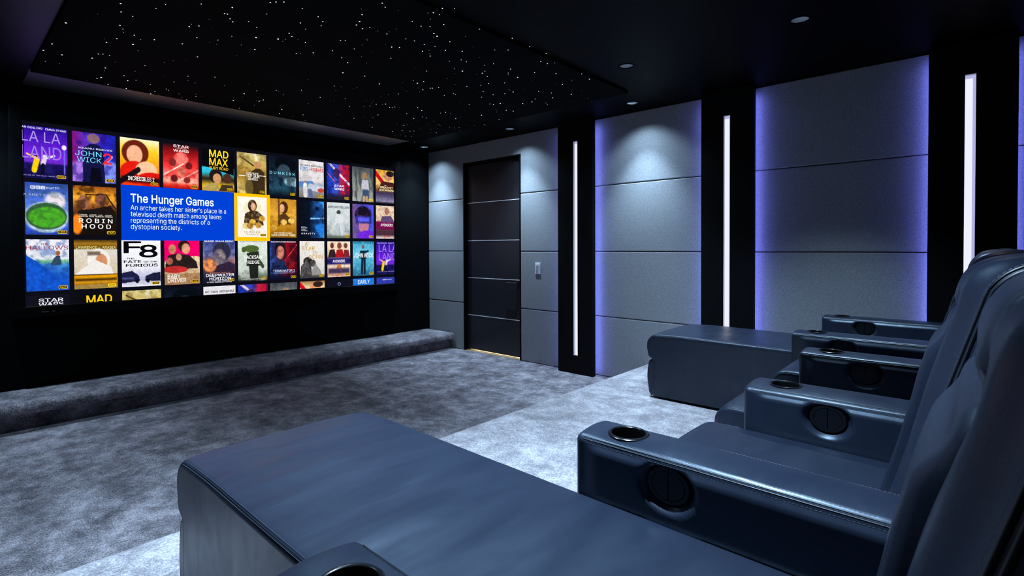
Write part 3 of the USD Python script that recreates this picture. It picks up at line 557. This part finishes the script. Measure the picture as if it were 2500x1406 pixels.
P_(6, 1, [("g", [(0, (190, 140, 50)), (.4, (215, 165, 70)), (.8, (170, 120, 35)), (1, (130, 90, 30))]), ("r", .31, -.1, .37, .7, (90, 60, 30), .03), ("e", .52, .22, .16, .16, (60, 35, 22), .3), ("e", .46, .24, .09, .11, (225, 175, 135), .3), ("p", [(.3, .66), (.36, .42), (.55, .36), (.78, .5), (.8, .66)], (75, 50, 30))] + [("e", x, y, .12, .07, c, .5) for x, y, c in ((.52, .60, (235, 200, 110)), (.8, .56, (240, 205, 120)), (.15, .75, (200, 160, 70)))] + [("n", (12, 15), (130, 85, 30), .35)],
   [("THE HUNGER GAMES", .16, .895, .028, .66, (250, 240, 215)), ("CATCHING FIRE", .06, .955, .042, .88, (252, 246, 230))], "golden poster tile with pale lettering beside the yellow border")
P_(7, 1, [("h", [(0, (10, 12, 20)), (.4, (12, 18, 32)), (.8, (50, 110, 190)), (1, (60, 150, 215))]), ("e", .8, .42, .25, .26, (30, 70, 130), .7), ("e", .70, .20, .06, .05, (10, 14, 24), .5), ("l", .45, .48, 1.0, .46, .02, (140, 200, 240), .9), ("e", .9, .75, .3, .14, (45, 120, 200), .9), ("n", (7, 9), (12, 20, 40), .5)],
   [("SANDRA", .07, .715, .018, .17, (200, 205, 220)), ("BULLOCK", .07, .745, .022, .24, (210, 215, 230)), ("GEORGE", .07, .79, .018, .17, (200, 205, 220)), ("CLOONEY", .07, .82, .022, .26, (210, 215, 230)), ("G R A V I T Y", .07, .905, .04, .55, (235, 235, 245))], "black and deep blue poster tile with small white letters", bd=False)
P_(8, 1, [("g", [(0, (205, 212, 215)), (.5, (190, 200, 200)), (.75, (165, 175, 175)), (1, (120, 130, 125))]), ("n", (7, 10), (225, 230, 230), .5), ("e", .5, .27, .09, .06, (70, 65, 65), .3), ("p", [(.33, .62), (.36, .36), (.44, .32), (.6, .32), (.67, .38), (.70, .62)], (215, 220, 222)), ("l", .45, .62, .45, .92, .06, (185, 192, 195), .4), ("l", .6, .62, .64, .92, .06, (205, 210, 212), .4), ("r", -.1, .93, 1.1, 1.1, (95, 105, 95), .1)],
   [("INTERSTELLAR", .05, .155, .06, .90, (45, 55, 65))], "pale grey poster tile with a white suited figure")
P_(9, 1, [("h", [(0, (110, 90, 130)), (.5, (60, 60, 150)), (1, (70, 90, 210))]), ("e", .5, .30, .40, .24, (22, 18, 30), .3), ("e", .52, .62, .24, .24, (190, 130, 120), .3), ("r", .15, .34, .88, .56, (45, 45, 110), .06), ("r", .26, .39, .78, .51, (90, 100, 230), .08), ("n", (9, 11), (150, 90, 220), .3), ("e", .7, .92, .45, .16, (110, 50, 200), .5)], [], "purple poster tile with a broad glowing visor shape")
P_(10, 1, [("g", [(0, (235, 215, 190)), (.45, (225, 200, 170)), (.5, (110, 20, 70)), (.72, (110, 20, 70)), (.78, (220, 200, 185)), (1, (205, 195, 190))]), ("e", .54, .17, .12, .11, (170, 120, 105), .3), ("p", [(.2, .5), (.3, .32), (.75, .30), (.95, .5)], (90, 75, 110)), ("n", (12, 16), (90, 60, 80), .3), ("r", -.1, .72, 1.1, .92, (70, 45, 55), .1)],
   [("AVENGERS", .22, .62, .075, .62, (240, 235, 240)), ("MARVEL", .40, .945, .035, .26, (230, 50, 50))], "cream and plum poster tile at the right edge of the middle row")
# third row
P_(0, 2, [("g", [(0, (232, 230, 236)), (.38, (215, 220, 225)), (.42, (110, 170, 130)), (.5, (70, 130, 190)), (.7, (35, 90, 180)), (1, (40, 75, 170))]), ("p", [(.1, .30), (.35, .45), (.7, .70), (1, .85), (1, 1), (0, 1), (0, .25)], (30, 85, 185)), ("n", (9, 12), (25, 60, 140), .4), ("e", .76, .27, .05, .05, (150, 95, 60), .4), ("p", [(.6, .5), (.66, .38), (.72, .32), (.8, .32), (.84, .5)], (50, 70, 90))],
   [("THE", .40, .115, .04, .16, (150, 50, 70)), ("HALLOWS", .10, .20, .075, .88, (150, 40, 65), False)], "white and sea blue poster tile at the lower left")
P_(1, 2, [("g", [(0, (60, 45, 20)), (.08, (150, 110, 40)), (.16, (100, 75, 20)), (.195, (100, 75, 20)), (.20, (215, 210, 200)), (.70, (205, 190, 165)), (.715, (20, 14, 8)), (.73, (200, 140, 20)), (.85, (205, 150, 40)), (.915, (150, 105, 30)), (.92, (150, 125, 70)), (1, (150, 125, 70))]), ("e", .56, .42, .26, .24, (235, 230, 225), .15), ("e", .62, .46, .14, .17, (195, 140, 105), .25), ("p", [(.02, .70), (.3, .52), (.45, .4), (.85, .56), (.9, .70)], (232, 228, 225)), ("r", .3, .24, .6, .32, (110, 95, 85), .06), ("r", .02, .79, .98, .84, (70, 45, 10), .05)],
   [("LAWRENCE", .04, .185, .05, .48, (215, 200, 130)), ("OF", .54, .18, .025, .06, (200, 180, 110)), ("ARABIA", .64, .185, .05, .33, (215, 200, 130))], "sandy poster tile with a white robed figure", btxt="UHD")
P_(2, 2, [("g", [(0, (240, 240, 245)), (.6, (228, 228, 236)), (.75, (195, 195, 215)), (.85, (170, 170, 195)), (1, (225, 225, 235))]), ("p", [(.0, .92), (.0, .70), (.25, .66), (.42, .76), (.46, .88)], (30, 30, 60)), ("p", [(.58, .88), (.60, .78), (.78, .72), (1, .70), (1, .90)], (28, 30, 55)), ("e", .38, .88, .05, .045, (15, 15, 25), .3), ("e", .66, .88, .05, .045, (15, 15, 25), .3), ("r", .0, .80, .30, .84, (70, 75, 120), .04)],
   [("F", .05, .275, .24, .44, (8, 8, 12)), ("8", .44, .37, .26, .48, (8, 8, 12)), ("THE", .12, .415, .032, .20, (12, 12, 18)), ("FATE", .05, .49, .055, .44, (12, 12, 18)), ("OF THE", .55, .49, .034, .36, (12, 12, 18)), ("FURIOUS", .10, .575, .06, .82, (12, 12, 18))], "white poster tile with heavy black lettering and two dark cars")
P_(3, 2, [("g", [(0, (240, 10, 110)), (.45, (240, 10, 110)), (.5, (225, 205, 165)), (.74, (215, 190, 150)), (.76, (165, 130, 95)), (1, (160, 125, 90))]), ("e", .85, .48, .25, .12, (232, 212, 170), .2), ("e", .22, .20, .10, .11, (190, 130, 100), .25), ("e", .55, .13, .17, .13, (40, 22, 20), .3), ("e", .60, .19, .12, .12, (215, 160, 130), .3), ("p", [(.04, .5), (.1, .34), (.35, .30), (.7, .34), (.9, .48), (.95, .64), (.0, .68)], (35, 26, 28)), ("e", .14, .47, .09, .08, (170, 100, 85), .4), ("e", .40, .38, .08, .08, (190, 140, 115), .4), ("e", .30, .66, .35, .08, (185, 50, 50), .4), ("n", (12, 14), (70, 45, 40), .25)],
   [("BABY", .08, .855, .085, .36, (235, 230, 225)), ("DRIVER", .08, .945, .085, .52, (235, 230, 225))], "hot pink and tan poster tile in the bottom full row")
P_(4, 2, [("g", [(0, (60, 70, 130)), (.3, (110, 120, 170)), (.6, (170, 110, 80)), (.8, (40, 35, 55)), (1, (16, 16, 28))]), ("e", .58, .26, .28, .22, (45, 45, 60), .3), ("e", .50, .40, .20, .20, (140, 125, 125), .35), ("p", [(.3, .8), (.4, .60), (.8, .5), (1, .58), (1, .8)], (50, 32, 45)), ("e", .2, .58, .2, .16, (235, 150, 90), .9), ("n", (9, 12), (40, 40, 75), .5)],
   [("MARK WAHLBERG", .05, .035, .036, .90, (235, 235, 240)), ("BASED ON A TRUE STORY", .2, .775, .018, .66, (200, 110, 80)), ("DEEPWATER", .08, .855, .065, .88, (240, 240, 245)), ("HORIZON", .18, .935, .065, .68, (240, 240, 245)), ("A THRILLING TRIBUTE", .18, .968, .022, .62, (210, 210, 220)), ("TO REAL AMERICAN HEROES", .10, 1.0, .022, .78, (210, 210, 220))], "stormy blue and ember poster tile with a large head")
P_(5, 2, [("g", [(0, (215, 222, 215)), (.4, (195, 208, 195)), (.7, (190, 200, 190)), (.9, (90, 100, 90)), (1, (30, 34, 32))]), ("n", (6, 8), (235, 240, 235), .5), ("e", .45, .20, .26, .09, (75, 95, 50), .3), ("e", .20, .22, .08, .07, (70, 85, 45), .3), ("p", [(.28, .62), (.3, .3), (.7, .26), (.76, .62)], (38, 42, 34)), ("l", .44, .6, .47, .88, .08, (30, 34, 30), .3), ("l", .6, .6, .6, .88, .08, (30, 34, 30), .3), ("l", .7, .5, .84, .64, .05, (60, 66, 55), .3)],
   [("FROM MEL GIBSON THE DIRECTOR OF BRAVEHEART", .06, .035, .022, .88, (60, 65, 60)), ("HACKSAW", .20, .45, .085, .62, (242, 246, 242)), ("RIDGE", .32, .57, .075, .40, (242, 246, 242)), ("THE BEST WAR FILM SINCE SAVING PRIVATE RYAN", .08, .965, .022, .84, (190, 195, 190))], "misty white poster tile with a dark soldier like figure")
P_(6, 2, [("h", [(0, (50, 80, 150)), (.35, (50, 40, 70)), (.6, (130, 20, 35)), (1, (90, 12, 22))]), ("e", .38, .22, .2, .2, (30, 22, 30), .4), ("e", .38, .30, .15, .17, (195, 130, 110), .35), ("p", [(.02, .8), (.08, .58), (.35, .5), (.6, .55), (.7, .8)], (30, 45, 80)), ("l", .55, .5, 1.0, .1, .012, (230, 80, 90), .9), ("e", .75, .58, .18, .12, (120, 25, 35), .6), ("n", (9, 12), (15, 10, 25), .5), ("r", -.1, .88, 1.1, 1.1, (14, 16, 34), .25)],
   [("SCHWARZENEGGER", .04, .04, .032, .92, (215, 215, 230)), ("TERMINATOR 2", .10, .80, .055, .82, (190, 205, 235)), ("JUDGMENT DAY", .12, .845, .03, .80, (120, 135, 180))], "dark red and blue poster tile with a large face")
P_(7, 2, [("g", [(0, (232, 228, 222)), (.5, (225, 222, 218)), (1, (200, 198, 196))]), ("e", .32, .55, .18, .12, (28, 26, 28), .3), ("e", .52, .60, .12, .10, (60, 58, 58), .3), ("p", [(.0, 1), (.05, .66), (.25, .54), (.45, .66), (.5, 1)], (60, 58, 60)), ("p", [(.45, 1), (.5, .74), (.65, .62), (.85, .82), (.9, 1)], (140, 138, 138)), ("n", (9, 11), (190, 188, 186), .3), ("r", -.1, .93, 1.1, 1.1, (60, 58, 58), .1)],
   [("A", .20, .135, .10, .12, (190, 150, 60), False), ("STAR", .08, .245, .10, .52, (195, 155, 65), False), ("IS", .50, .36, .10, .20, (195, 155, 65), False), ("BORN", .36, .475, .095, .56, (195, 155, 65), False)], "white poster tile with stepped gold letters")
P_(8, 2, [("g", [(0, (240, 225, 205)), (.4, (225, 195, 165)), (.5, (30, 28, 100)), (.62, (35, 30, 100)), (.68, (235, 220, 200)), (.95, (190, 150, 130)), (1, (225, 210, 195))]), ("e", .2, .12, .08, .08, (90, 55, 45), .3), ("e", .52, .12, .10, .09, (120, 75, 60), .3), ("e", .8, .12, .08, .08, (100, 65, 55), .3), ("p", [(.02, .46), (.1, .24), (.3, .22), (.4, .46)], (40, 32, 38)), ("p", [(.34, .46), (.4, .24), (.65, .22), (.72, .46)], (160, 25, 35)), ("p", [(.68, .46), (.72, .24), (.92, .24), (1, .46)], (110, 40, 45)), ("e", .5, .78, .12, .14, (190, 120, 70), .4), ("r", .04, .76, .96, .9, (60, 50, 80), .08), ("n", (14, 16), (120, 70, 60), .2)],
   [("AVENGERS", .22, .595, .075, .54, (240, 238, 245)), ("MARVEL STUDIOS", .34, .985, .03, .34, (225, 50, 50))], "cream, red and navy poster tile with a group of figures")
P_(9, 2, [("g", [(0, (60, 150, 185)), (.3, (110, 190, 215)), (.7, (70, 150, 180)), (1, (40, 90, 120))]), ("n", (8, 10), (150, 205, 220), .4), ("e", .48, .16, .07, .06, (120, 100, 95), .3), ("p", [(.3, .5), (.34, .26), (.62, .26), (.66, .5)], (22, 40, 58)), ("l", .44, .5, .42, .92, .05, (20, 34, 50), .3), ("l", .54, .5, .55, .92, .05, (20, 34, 50), .3), ("l", .62, .3, .72, .28, .03, (22, 40, 58), .4)],
   [("KEANU REEVES", .04, .06, .04, .92, (25, 60, 85)), ("JOHN WICK", .04, .47, .125, .92, (235, 242, 246))], "teal poster tile with a dark standing figure")
P_(10, 2, violet + vfig, [("RYAN GOSLING   EMMA STONE", .03, .06, .03, 1.0, (190, 180, 230)), ("LA LA", .12, .31, .22, .90, (165, 140, 225), False), ("LAND", .12, .57, .22, .90, (150, 120, 215), False), ("THE MOVIE OF THE YEAR. PERFECT", .05, .92, .02, .9, (150, 140, 200))], "violet poster tile cut by the right edge of the picture")
# fourth row, cropped by the lower edge
P_(0, 3, [("g", [(0, (16, 17, 26)), (1, (16, 17, 26))])], [("STAR", .34, .13, .065, .52, (225, 225, 235)), ("WARS", .34, .215, .07, .52, (225, 225, 235)), ("THE LAST JEDI", .40, .143, .015, .36, (160, 160, 175))], "dark poster tile with white letters at the lower left", bd=False)
P_(1, 3, [("g", [(0, (12, 12, 16)), (1, (12, 12, 16))])], [("MAD", .26, .215, .16, .60, (245, 200, 20))], "black poster tile with large cropped yellow letters", bd=False)
P_(2, 3, tan, [], "tan poster tile cut by the lower edge of the picture", bd=False)
P_(3, 3, navy, [], "navy poster tile cut by the lower edge of the picture", bd=False)
P_(4, 3, [("g", [(0, (222, 220, 224)), (1, (222, 220, 224))])], [("MATT DAMON  CHRISTIAN BALE", .05, .155, .05, .90, (40, 45, 50))], "white poster tile cut by the lower edge of the picture", bd=False)
P_(5, 3, starblue, [], "red and blue poster tile cut by the lower edge", bd=False)
P_(6, 3, greyf[:3], [("Samsung Original", .14, .07, .03, .7, (170, 172, 175))] if False else [], "grey poster tile cut by the lower edge of the picture", bd=False)
P_(7, 3, [("g", [(0, (150, 110, 70)), (.2, (245, 225, 190)), (.4, (200, 160, 110))]), ("l", .0, .08, .2, .24, .06, (190, 25, 35), .3), ("e", .62, .18, .22, .14, (215, 150, 110), .4), ("e", .72, .09, .2, .08, (45, 32, 28), .4)], [], "gold poster tile cut by the lower edge of the picture", bd=False)
P_(8, 3, [("g", [(0, (14, 16, 26)), (1, (14, 16, 26))]), ("e", .5, .12, .065, .045, (150, 160, 205), .5), ("e", .5, .12, .045, .03, (20, 24, 45), .5)], [], "black poster tile with a small round emblem", bd=False)
P_(9, 3, [("g", [(0, (40, 110, 200)), (1, (35, 95, 190))]), ("n", (9, 12), (60, 140, 215), .5)], [("EARLY", .22, .155, .115, .56, (215, 228, 240))], "blue poster tile with cropped white letters", bd=False)
P_(10, 3, [("g", [(0, (50, 60, 150)), (1, (60, 65, 180))])], [("BBC", .30, .09, .035, .22, (215, 220, 240)), ("earth", .54, .09, .04, .22, (200, 205, 235), False)], "violet blue poster tile at the lower right corner", bd=False)
# highlighted item: information box and border
def slab_on_screen(x0, x1, z0, z1, yoff, col, name, parent, label=None):
    b = box(x0, x1, SY - yoff, SY, z0, z1); return obj(name, b, "picture", parent, cols=np.tile(lin(col), (len(b.vertices), 1)), label=label)
ip = slab_on_screen(0.980, 1.818, 1.260, 1.701, 0.0016, (0, 62, 205), "information_box", scr, "blue information box with white lettering")
bx = cat_(box(1.818, 2.139, SY - 0.0015, SY, 1.672, 1.701), box(1.818, 2.139, SY - 0.0015, SY, 1.262, 1.297), box(1.818, 1.847, SY - 0.0015, SY, 1.262, 1.701), box(2.110, 2.139, SY - 0.0015, SY, 1.262, 1.701))
obj("highlight_border", bx, "picture", scr, cols=np.tile(lin((250, 190, 5)), (len(bx.vertices), 1)), label="yellow border around the chosen poster")
ms = [letters("The Hunger Games", 1.042, 1.567, 0.066, 0.607, True)]
for s, zb, w in (("An archer takes her sister's place in a", 1.505, 0.708), ("televised death match among teens", 1.4535, 0.668), ("representing the districts of a", 1.4025, 0.573), ("dystopian society.", 1.3515, 0.356)):
    ms.append(letters(s, 1.042, zb, 0.040, w, False))
ml = cat_(*ms); obj("box_lettering", ml, "picture", ip, cols=np.tile(lin((240, 242, 250)), (len(ml.vertices), 1)))

# ------------------------------------------------------------------ recliners
def crown(u): return 1 - np.abs(2 * u - 1) ** 4
def leather_noise(v, a, s, seed): return (meshkit.fbm(v * s, 4, seed) - 0.5) * 2 * a

def seat_block(x0, x1, y1, zt, seed, long=False):
    """side profile carried across the width; the extended one reaches forward over its footrest"""
    if long:
        cs = [(-0.08, RZ + 0.02, .02), (0.9, RZ + 0.012, 0), (y1 - 0.045, RZ + 0.008, .02), (y1 - 0.045, zt - 0.175, .012), (y1 - 0.012, zt - 0.165, .03), (y1, zt - 0.09, .12), (y1 - 0.002, zt, .062), (-0.08, zt - 0.012, .05)]
    else:
        cs = [(-0.08, RZ + 0.03, .02), (y1 - 0.06, RZ + 0.03, .02), (y1 - 0.05, zt - 0.19, .02), (y1 - 0.008, zt - 0.17, .03), (y1, zt - 0.08, .12), (y1 - 0.002, zt, .065), (-0.08, zt - 0.012, .05)]
    pr = rounded(cs, 420 if long else 260)
    m = loft(pr, x0, x1, 0.018, 6, 46)
    v = m.vertices; u = (v[:, 0] - x0) / (x1 - x0)
    top = smooth01((v[:, 2] - (zt - 0.05)) / 0.05) * smooth01((y1 - v[:, 1]) / 0.05)
    v[:, 2] += top * (0.010 * crown(np.clip(u, 0, 1)) + leather_noise(v * [1, 1, 0], 0.0050, np.array([2.2, 9.0, 1.0]), seed) * np.clip(crown(u), 0, 1))
    if long: v[:, 2] -= smooth01((v[:, 2] - (zt - 0.16)) / 0.10) * 0.014 * np.clip((v[:, 1] - (y1 - 0.30)) / 0.30, 0, 1) ** 2
    m.vertices = v
    return m

def edge_path(x, r, y0, y1, zt, side):
    """along the top edge of a seat or arm side"""
    ys = np.linspace(y0, y1, 60); return np.stack([np.full(60, x + side * r), ys, np.full(60, zt)], 1)

def arm(parent, x0, x1, y0, y1, zb, zt, near_panel=True, seed=0):
    b = grid_rbox(x0, x1, y0, y1, zb, zt, 0.016, 0.0075)
    cx, cy = (x0 + x1) / 2, y1 - 0.105
    V = b.vertices.copy()
    # soft crown, and a shallow dimple round the control panel on the seat-facing near side
    q = np.hypot((V[:, 1] - (y1 - 0.235)) / 0.047, (V[:, 2] - (zt - 0.060)) / 0.039)
    bowl = 1 - smooth01((q - 0.98) / 0.46)
    side = smooth01((x0 + 0.012 - V[:, 0]) / 0.012)
    ends = smooth01((V[:, 1] - y0 - 0.02) / 0.05) * smooth01((y1 - 0.02 - V[:, 1]) / 0.05) * smooth01((zt - 0.012 - V[:, 2]) / 0.02)
    V[:, 0] -= side * ends * (0.009 - 0.022 * bowl)
    tp = smooth01((V[:, 2] - zt + 0.045) / 0.045); V[:, 2] += tp * (0.010 * (1 - (2 * np.clip((V[:, 0] - x0) / (x1 - x0), 0, 1) - 1) ** 2) - 0.006 - 0.004 * np.exp(-(((V[:, 0] - cx) / .05) ** 2 + ((V[:, 1] - cy) / .055) ** 2)) * 1.0)
    V += np.c_[np.zeros(len(V)), np.zeros(len(V)), tp * leather_noise(V, 0.0015, np.array([9, 9, 0.]), seed)]
    body = manifold3d.Manifold(manifold3d.Mesh(np.ascontiguousarray(V, dtype=np.float32), np.ascontiguousarray(b.faces, dtype=np.uint32)))
    body = body - manifold3d.Manifold.cylinder(0.12, 0.0400, -1, 48).translate([cx, cy, zt - 0.085])
    a = obj("arm", man(body), "leather", parent, smooth=50)
    cup = lathe([(0.0, -0.075), (0.032, -0.075), (0.0375, -0.068), (0.0385, -0.004), (0.0400, 0.0035), (0.0435, 0.0045), (0.0475, 0.0030), (0.049, -0.004)], 48); cup.apply_translation((cx, cy, zt - 0.001))
    obj("cup_holder", cup, "cup_black", a, smooth=40)
    rim = lathe([(0.0395, 0.0038), (0.0415, 0.0058), (0.0452, 0.0052), (0.0480, 0.0030)], 48); rim.apply_translation((cx, cy, zt - 0.001)); obj("cup_rim", rim, "gloss_black", a, smooth=True)
    # oval two-button control set in the side
    py, pz, ra, rb = y1 - 0.235, zt - 0.060, 0.047, 0.039
    def disc(k, h, n=44):
        t = np.linspace(0, 2 * np.pi, n, endpoint=False); P = Polygon(np.c_[py + ra * k * np.cos(t), pz + rb * k * np.sin(t)]); e = trimesh.creation.extrude_polygon(P, h, engine="earcut"); q = e.vertices
        return T(np.c_[q[:, 2], q[:, 0], q[:, 1]], e.faces)
    XF = x0 + 0.009
    n = 44; t = np.linspace(0, 2 * np.pi, n, endpoint=False)
    rings = [(1.06, 0.006), (1.04, -0.003), (0.97, -0.0065), (0.80, -0.0065), (0.76, -0.003)]
    v = np.vstack([np.c_[np.full(n, XF + o), py + ra * k * np.cos(t), pz + rb * k * np.sin(t)] for k, o in rings]); f = []
    for r_ in range(len(rings) - 1):
        for i in range(n): j = (i + 1) % n; f += [[r_ * n + i, (r_ + 1) * n + i, (r_ + 1) * n + j], [r_ * n + i, (r_ + 1) * n + j, r_ * n + j]]
    pan = T(v, f); trimesh.repair.fix_normals(pan); obj("control_panel", pan, "gloss_black", a, smooth=35)
    for sgn in (-1, 1):
        tt = np.linspace(-np.pi / 2, np.pi / 2, 20); P = Polygon(np.c_[py + sgn * (0.0012 + (ra * .76 - .0012) * np.cos(tt)), pz + rb * .76 * np.sin(tt)]); e = trimesh.creation.extrude_polygon(P, 0.004, engine="earcut"); q = e.vertices
        m = T(np.c_[XF - 0.006 + q[:, 2], q[:, 0], q[:, 1]], e.faces); trimesh.repair.fix_normals(m); obj("control_button", m, "gloss_black", a)
    for dz_ in (0.88,):
        s = trimesh.creation.cylinder(0.0025, 0.003, sections=12); s.apply_transform(trimesh.transformations.rotation_matrix(np.pi / 2, (0, 1, 0))); s.apply_translation((XF - 0.0068, py, pz + rb * dz_)); obj("panel_screw", s, "grey_plastic" if False else "dark_metal", a)
    # welt and double stitching along the upper edges
    wl, stt = [], []
    for xs, sg in ((x0, 1), (x1, -1)):
        ys = np.linspace(y0 + .03, y1 - .024, 60)
        def run(dx, dz):
            drop = (0.006 - 0.010 * (1 - (1 - 2 * dx / (x1 - x0)) ** 2)) * float(smooth01((0.045 - dz) / 0.045))
            p = np.stack([np.full(60, xs + sg * dx), ys, np.full(60, zt - dz - drop)], 1)
            arc = [(xs + sg * dx, y1 - .024 + (0.024 - dx) * math.sin(q), zt - dz - .024 + 0.024 * math.cos(q)) for q in np.linspace(.15, 1.2, 6)]
            return p
        wl += [tube(run(0.0066, 0.0030), 0.0011, 6), tube(run(0.0030, 0.0066), 0.0011, 6)]
        stt += [dashes(run(0.0115, 0.0005), 0.0070, 0.0050, 0.0005), dashes(run(0.0004, 0.0130), 0.0070, 0.0050, 0.0005)]
    for w_, t_ in zip((wl[:2], wl[2:]), (stt[:2], stt[2:])): obj("welt", cat_(*w_), "welt_leather", a, smooth=60); obj("stitching", cat_(*t_), "thread", a, kind="stuff")
    fs = dashes(np.stack([np.full(40, x0 + .010), np.full(40, y1 + 0.0002 - 0.003), np.linspace(zb + .05, zt - .03, 40)], 1), 0.0085, 0.0055, 0.0007)
    return a

TILT = math.radians(16.0)
def backrest(parent, x0, x1, seed, shift=0.0):
    L = 0.668
    base = np.array([0.152 + shift, 0.545])                     # (y, z) at the foot of the front face
    td = np.array([-math.sin(TILT), math.cos(TILT)]); nd = np.array([math.cos(TILT), math.sin(TILT)])
    def yz(d, t): return base[0] + td[0] * t + nd[0] * d, base[1] + td[1] * t + nd[1] * d
    pr = rounded([(-0.17, 0.0, .03), (0.0, 0.0, .03), (0.0, L, .085), (-0.17, L, .05)], 240)
    m = loft(pr, x0, x1, 0.034, 8, 72)
    v = m.vertices; u = np.clip((v[:, 0] - x0) / (x1 - x0), 0, 1); d, t = v[:, 1].copy(), v[:, 2].copy(); s = t / L
    front = smooth01((d + 0.05) / 0.05)
    toph = smooth01((t - (L - 0.10)) / 0.10)
    env = np.clip(1 - np.abs(2 * u - 1) ** 5, 0, 1) * smooth01((np.minimum(u, 1 - u) * (x1 - x0) - 0.022) / 0.05)
    bulge = 0.020 + 0.013 * np.exp(-((s - .64) / .20) ** 2) + 0.014 * np.exp(-((s - .90) / .14) ** 2)
    g = lambda a, b: np.exp(-(a / b) ** 2)
    crease = 0
    for uc, sg in ((0.20, 1), (0.80, -1)):
        line = uc + sg * 0.02 * np.cos(s * 3)
        crease = crease + 0.024 * g(u - line, .018) * smooth01((s - .12) / .2) * smooth01((0.86 - s) / .1)
        crease = crease + 0.030 * np.exp(-(((u - uc) / .035) ** 2 + ((s - .80) / .04) ** 2))
        for k, (du, amp) in enumerate(((0.05, .009), (0.10, .008), (0.16, .007))):                 # pleats fanning up from the tuft
            pl = uc + sg * du * np.clip((s - .80) / .2, 0, 1)
            crease = crease + amp * g(u - pl, .012) * smooth01((s - .80) / .05) * (1 - 0.2 * k)
    crease = crease + 0.012 * g(s - .80, .022) * smooth01((u - .2) / .05) * smooth01((.8 - u) / .05)
    pad = 0.014 * smooth01((u - .20) / .05) * smooth01((.80 - u) / .05) * smooth01((0.74 - s) / .08)
    dd = front * env * (bulge + pad - crease) + front * leather_noise(np.c_[v[:, 0], t, d * 0], 0.003, np.array([7, 5, 0.]), seed) * env
    d = d + dd
    t = t + toph * env * 0.012
    y, z = yz(d, t)
    m.vertices = np.c_[v[:, 0], y, z]
    b = obj("backrest", m, "leather", parent, smooth=50)
    # double seam down both sides
    ts = np.linspace(0.03, L - 0.085, 40); arc = np.linspace(0, np.pi / 2, 14)
    dpath = np.r_[np.zeros(40), -0.085 + 0.085 * np.cos(arc)]; tpath = np.r_[ts, L - 0.085 + 0.085 * np.sin(arc)]
    se, stn = [], []
    for xs, sg in ((x0, 1), (x1, -1)):
        for off, ins in ((0.010, 0.0095), (0.018, 0.0035)):
            phi = np.r_[np.zeros(40), arc]; y, z = yz(dpath - ins * np.cos(phi), tpath - ins * np.sin(phi)); se.append(tube(np.c_[np.full(54, xs + sg * off), y, z], 0.0028, 6))
        y, z = yz(dpath - 0.0005, tpath); stn.append(dashes(np.c_[np.full(54, xs + sg * 0.028), y, z], 0.009, 0.006, 0.0008))
    for w_, t_ in zip((se[:2], se[2:]), stn): obj("seam", cat_(*w_), "welt_leather", b, smooth=60); obj("stitching", t_, "thread", b, kind="stuff")
    return b

GRP = None
def recliner(label, xs0, xs1, arms, extended, seed, front=0.705, zseat=0.62, shift=0.0):
    r = thing("recliner", label, "recliner", group="row of black recliners")
    s = seat_block(xs0, xs1, 1.672 if extended else front, zseat, seed, extended)
    sp = obj("seat", s, "leather", r, smooth=50)
    y1 = 1.672 if extended else front
    wl, stt = [], []
    for xs, sg in (((xs0, 1),) if extended else ((xs0, 1), (xs1, -1))):
        ys = np.linspace(0.74 if extended else 0.56, y1 - .06, 90); zs = zseat - (0.013 * np.clip((ys - (y1 - 0.30)) / 0.30, 0, 1) ** 2 if extended else 0 * ys)
        wl += [tube(np.c_[np.full(90, xs + sg * dx), ys, zs - dz], 0.0007, 5) for dx, dz in ((0.0055, 0.0052),)]
        for dx, dz in ((0.0090, 0.0020), (0.0024, 0.0088)): stt.append(dashes(np.c_[np.full(90, xs + sg * dx), ys, zs - dz], 0.007, 0.0055, 0.0006))
    for w_, t_ in zip((wl[:1], wl[1:]), (stt[:2], stt[2:])): obj("seam", cat_(*w_), "welt_leather", sp, smooth=60); obj("stitching", cat_(*t_), "light_thread", sp, kind="stuff")
    if extended:
        fl = rounded([(1.615, RZ + 0.012, .02), (1.655, RZ + 0.02, .03), (1.672, 0.33, .3), (1.655, zseat - 0.178, .03), (1.615, zseat - 0.172, .01)], 160)
        obj("footrest_flap", loft(fl, xs0 + .004, xs1 - .004, 0.012, 4, 20), "leather", r, smooth=50)
    obj("plinth", cbox(xs0 + 0.03, xs1 - 0.03, -0.25, (1.55 if extended else front - 0.12), RZ, RZ + 0.05, 0.004), "black_frame", r)
    for a in arms: arm(r, *a, seed=seed)
    backrest(r, xs0 + 0.002, xs1 - 0.002, seed + 40, shift)
    return r

AZ = 0.75
recliner("nearest black leather recliner with its long footrest raised, filling the foreground", 0.440, 1.015, [(0.275, 0.432, -0.10, 0.712, 0.21, AZ), (1.018, 1.158, -0.10, 0.717, 0.21, AZ)], True, 3, shift=-0.030)
recliner("second black leather recliner from the camera, just beyond the nearest recliner's far arm", 1.166, 1.706, [], False, 5, front=0.70, shift=0.005)
recliner("black leather recliner in the middle of the row with two short set-back arms, footrest folded", 1.892, 2.425, [(1.722, 1.886, -0.10, 0.560, 0.21, AZ), (2.430, 2.590, -0.10, 0.566, 0.21, AZ)], False, 8, front=0.72)
recliner("narrowest seat of the black recliner row, beside the far recliner with the raised footrest", 2.598, 3.014, [], False, 11, front=0.72, shift=0.005)
recliner("farthest black leather recliner with its footrest raised, next to the fabric wall", 3.208, 3.855, [(3.032, 3.200, -0.10, 0.742, 0.21, AZ - 0.012), (3.862, 4.000, -0.10, 0.766, 0.21, AZ - 0.012)], True, 14, zseat=0.612)
